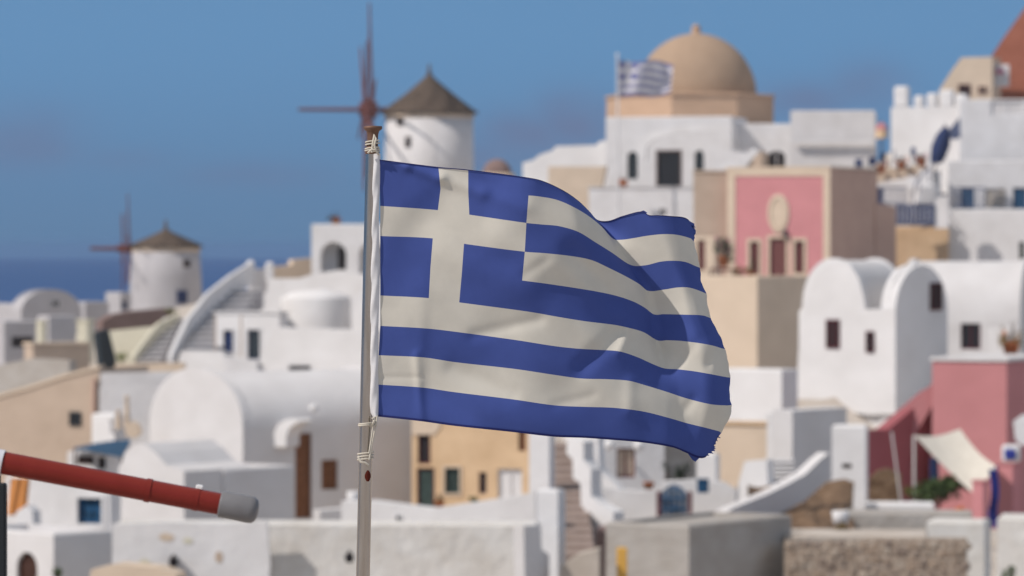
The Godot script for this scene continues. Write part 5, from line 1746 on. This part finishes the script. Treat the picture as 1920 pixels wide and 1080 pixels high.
	for j in 10:
		var row := PackedVector3Array()
		for i in 9:
			row.append(P(lerpf(1856, 1872, i / 8.0) - 3 + 5 * sin(j * 0.5), lerpf(880, 990, j / 9.0), 141.4 + 0.1 * sin(i * 1.6 + j * 0.2)))
		rows.append(row)
	grid(st, rows)
	part("sheet", st, M.royal_paint, bl)
	var bd := thing("door", "dark blue door in the shade coloured rose wall", "door", P(1750, 905, 163))
	st = begin()
	soft_box(st, P(1752, 884, 163), Vector3(0.45, 1.1, 0.1), Basis(Vector3.UP, 0.8), 0.02)
	part("leaf", st, M.navy_paint, bd)
	for q in [[1838, 1848, 905, 1000, "slim pink pillar below the canopy corner", 140], [1890, 34, 872, 985, "broad pink gate pillar at the right edge", 143]]:
		var w: float = 24.0 if q[0] < 1850 else 36.0
		var a := P(q[0], q[3], q[5])
		var t := thing("pillar", q[4], "pillar", a)
		var ps := begin()
		var h: float = P(q[0], q[2], q[5]).y - a.y
		soft_box(ps, a + Vector3(0, h / 2, 0), Vector3(w * K * q[5], h, w * K * q[5]), Basis(Vector3.UP, -0.5), 0.04)
		part("shaft", ps, M.pink, t)
		ps = begin()
		soft_box(ps, a + Vector3(0, h + 0.05, 0), Vector3(w * K * q[5] * 1.12, 0.1, w * K * q[5] * 1.12), Basis(Vector3.UP, -0.5), 0.02)
		part("cap", ps, M.rose, t)
	var lp := thing("lantern", "white lantern with a blue face on the broad pink gate pillar", "lantern", P(1896, 868, 141))
	st = begin()
	soft_box(st, P(1896, 850, 141), Vector3(0.62, 0.6, 0.4), Basis.IDENTITY, 0.08)
	part("case", st, M.white, lp)
	st = begin()
	soft_box(st, P(1894, 852, 140.6), Vector3(0.36, 0.34, 0.44), Basis.IDENTITY, 0.05)
	part("face", st, M.royal_paint, lp)
	slab("awning", "grey cloth bundle hanging on the rose house at the right edge", "cloth", 150, 1925, 10, [[1900, 790], [1916, 778], [1940, 776], [1940, 830], [1916, 836], [1904, 824]], 0.4, "white_b", {"hung": 1, "part": "bundle"})
	plant("potted_plant", "orange flowering plant at the foot of the canopy pole", 1800, 966, 30, 18, 139, "bloom_orange", 90)

func bottom_right() -> void:
	house("wall", "low white bench wall before the wide green bush", "wall", 131, 1622, 1752, 1756, 944, 985, 6, "white", {"deep": 1.0})
	house("wall", "pinkish grey plaster wall below the white bench wall", "wall", 124, 1562, 1824, 1840, 962, 1070, 6, "grey_plaster", {"deep": 1.6})
	house("wall", "patchy whitewashed wall at the lower right", "wall", 117, 1738, 1846, 1858, 978, 1110, 14, "white_old", {"most": 2.0, "holes": [["f", 1788, 1026, 12, 18, "window", {"m": "dusk", "frame": "white_c"}]]})
	house("wall", "rough whitewashed wall at the right bottom corner", "wall", 112, 1870, 1990, 1996, 972, 1130, 10, "white_old", {"deep": 2.0})
	var bk := thing("bucket", "white bucket beside the dry shrub", "bucket", P(1576, 986, 120))
	var st := begin()
	lathe(st, P(1576, 986, 120), [Vector2(0.01, 0), Vector2(0.2, 0), Vector2(0.26, 0.42), Vector2(0.22, 0.44), Vector2(0.18, 0.05)], 16)
	part("body", st, M.white, bk)
	st = begin()
	tube(st, [P(1576, 986, 120) + Vector3(-0.26, 0.42, 0), P(1576, 986, 120) + Vector3(-0.15, 0.6, 0), P(1576, 986, 120) + Vector3(0.15, 0.6, 0), P(1576, 986, 120) + Vector3(0.26, 0.42, 0)], 0.012, 0.012, 5)
	part("handle", st, M.slate, bk)
	plant("shrub", "round dry brown shrub above the rubble stone wall", 1580, 1016, 40, 36, 116, "dry", 260)
	plant("shrub", "low green weed in the dark passage at the bottom right", 1895, 1090, 40, 30, 108, "leaf", 120)
	# bare rock under the sweeping wall
	var rk := thing("rock", "bare brown rock bank under the sweeping stair wall", "rock", P(1500, 1010, 121))
	var n := FastNoiseLite.new()
	n.seed = 8
	n.frequency = 0.35
	st = begin()
	var rows := []
	for j in 27:
		var row := PackedVector3Array()
		for i in 37:
			var u := i / 36.0
			var v := j / 26.0
			var p := P(lerpf(1400, 1600, u), lerpf(1060, 900, v), lerpf(115, 131, v))
			var e := n.get_noise_2d(p.x * 1.5, p.y * 2.5)
			p += Vector3(0.1, 0.35, 0.5) * e - Vector3(0, 1, 0) * 0.3 * absf(u - 0.6)
			row.append(p)
		rows.append(row)
	grid(st, rows, false, false)
	part("bank", st, M.earth, rk)
	bases.append(P(1500, 1030, 118))
	# the rubble wall, stone by stone
	var f := plane(112, 1800, 8)
	var c0 := on(f, 1640, 1100)
	var rw := thing("stone_wall", "rubble stone wall along the bottom right", "wall", c0)
	st = begin()
	prism(st, [on(f, 1470, 1130, -0.05), on(f, 1812, 1130, -0.05), on(f, 1812, 1012, -0.05), on(f, 1640, 1012, -0.05), on(f, 1560, 1020, -0.05), on(f, 1470, 1016, -0.05)], -f.N * 0.9, f.N)
	part("mortar", st, M.stone_0, rw)
	var shapes := []
	for k in 8:
		org = Vector3.ZERO
		var s2 := begin()
		var rr := []
		var jit := []
		for i in 40:
			jit.append(rng.randf_range(0.82, 1.12))
		for a in 4:
			var row := PackedVector3Array()
			var y: float = [-0.5, -0.28, 0.28, 0.5][a]
			var r: float = [0.36, 0.52, 0.52, 0.34][a]
			for i in 8:
				var w := TAU * (i % 7) / 7 + 0.3
				var sq := 1.0 / pow(pow(absf(cos(w)), 4) + pow(absf(sin(w)), 4), 0.25)
				row.append(Vector3(cos(w) * r * sq * jit[a * 7 + i % 7], y * jit[a], sin(w) * r * sq * jit[a * 7 + i % 7]))
			rr.append(row)
		grid(s2, rr, false, false)
		face(s2, Array(rr[3]).slice(0, 7), Vector3.UP)
		face(s2, Array(rr[0]).slice(0, 7), Vector3.DOWN)
		s2.generate_normals()
		shapes.append(s2.commit())
	org = c0
	var y := 1022.0
	while y < 1096:
		var hgt := rng.randf_range(10, 17)
		var x := 1474.0 + rng.randf_range(-6, 6)
		while x < 1806:
			var w := rng.randf_range(9, 34)
			if rng.randf() < 0.05:
				x += w
				continue
			var o := MeshInstance3D.new()
			o.mesh = shapes[rng.randi() % 8]
			o.material_override = M["stone_%d" % (rng.randi() % 5)]
			var s := K * 112
			o.transform = Transform3D(Basis(f.U * w * s * 0.98, Vector3.UP * hgt * s * rng.randf_range(0.85, 1.02), f.N * 0.17) * Basis(Vector3.BACK, rng.randf_range(-0.09, 0.09)), on(f, x + w / 2, y + rng.randf_range(-2.5, 2.5), rng.randf_range(-0.12, -0.07)) - c0)
			o.name = "stone" if not rw.has_node("stone") else "stone_%03d" % (rw.get_child_count() - 1)
			rw.add_child(o, true)
			x += w
		y += hgt * 0.97
	house("ledge", "flat sandy ledge on top of the rubble stone wall", "ledge", 113.6, 1472, 1740, 1744, 1004, 1020, 6, "path", {"deep": 2.5, "sink": 0.0})

func _ready() -> void:
	rng.seed = 12
	# camera, sky, sun, exposure
	var cam := Camera3D.new()
	cam.name = "camera"
	cam.position = EYE
	cam.rotation.x = PITCH
	cam.keep_aspect = Camera3D.KEEP_HEIGHT
	var att := CameraAttributesPhysical.new()
	att.frustum_focal_length = 12.0 / (540.0 * K)
	att.frustum_near = 0.5
	att.frustum_far = 90000.0
	att.frustum_focus_distance = 15.7
	att.exposure_aperture = 5.4
	cam.attributes = att
	cam.fov = rad_to_deg(2 * atan(540.0 * K))
	cam.near = 0.5
	cam.far = 90000.0
	add_child(cam)
	cam.current = true
	var env := Environment.new()
	env.background_mode = Environment.BG_SKY
	var sk := Sky.new()
	var pm := PanoramaSkyMaterial.new()
	pm.panorama = sky_image()
	sk.sky_material = pm
	env.sky = sk
	env.tonemap_mode = Environment.TONE_MAPPER_LINEAR
	env.tonemap_exposure = 1.1
	env.volumetric_fog_enabled = true
	env.volumetric_fog_density = 0.0
	env.sdfgi_enabled = true
	env.ssao_enabled = true
	env.ssil_enabled = true
	var we := WorldEnvironment.new()
	we.name = "world"
	we.environment = env
	add_child(we)
	var sun := DirectionalLight3D.new()
	sun.name = "sun"
	sun.light_energy = 1.0
	sun.light_color = Color(1.0, 0.964, 0.93)
	sun.light_angular_distance = 0.5
	sun.shadow_enabled = true
	add_child(sun)
	var el := deg_to_rad(42.0)
	var az := deg_to_rad(61.0)
	sun.look_at_from_position(Vector3(-sin(az) * cos(el), sin(el), cos(az) * cos(el)) * 50, Vector3.ZERO)
	materials()
	far_left()
	windmill("windmill", "large white windmill with a thatched cone cap behind the flagpole", 330, 805, 82, 85, 212, 138, 420, Vector2(691, 206), 560, 200, [[752, 229, 11, 17, "window", "dark_wood"], [767, 268, 10, 20, "window", "dark_wood"]], "white_c")
	church()
	right_top()
	pink_house()
	right_vaults()
	behind_flag()
	centre()
	long_wall()
	left_front()
	bottom_right()
	build_pole()
	build_flag()
	small_flag()
	red_boom()
	hillside()
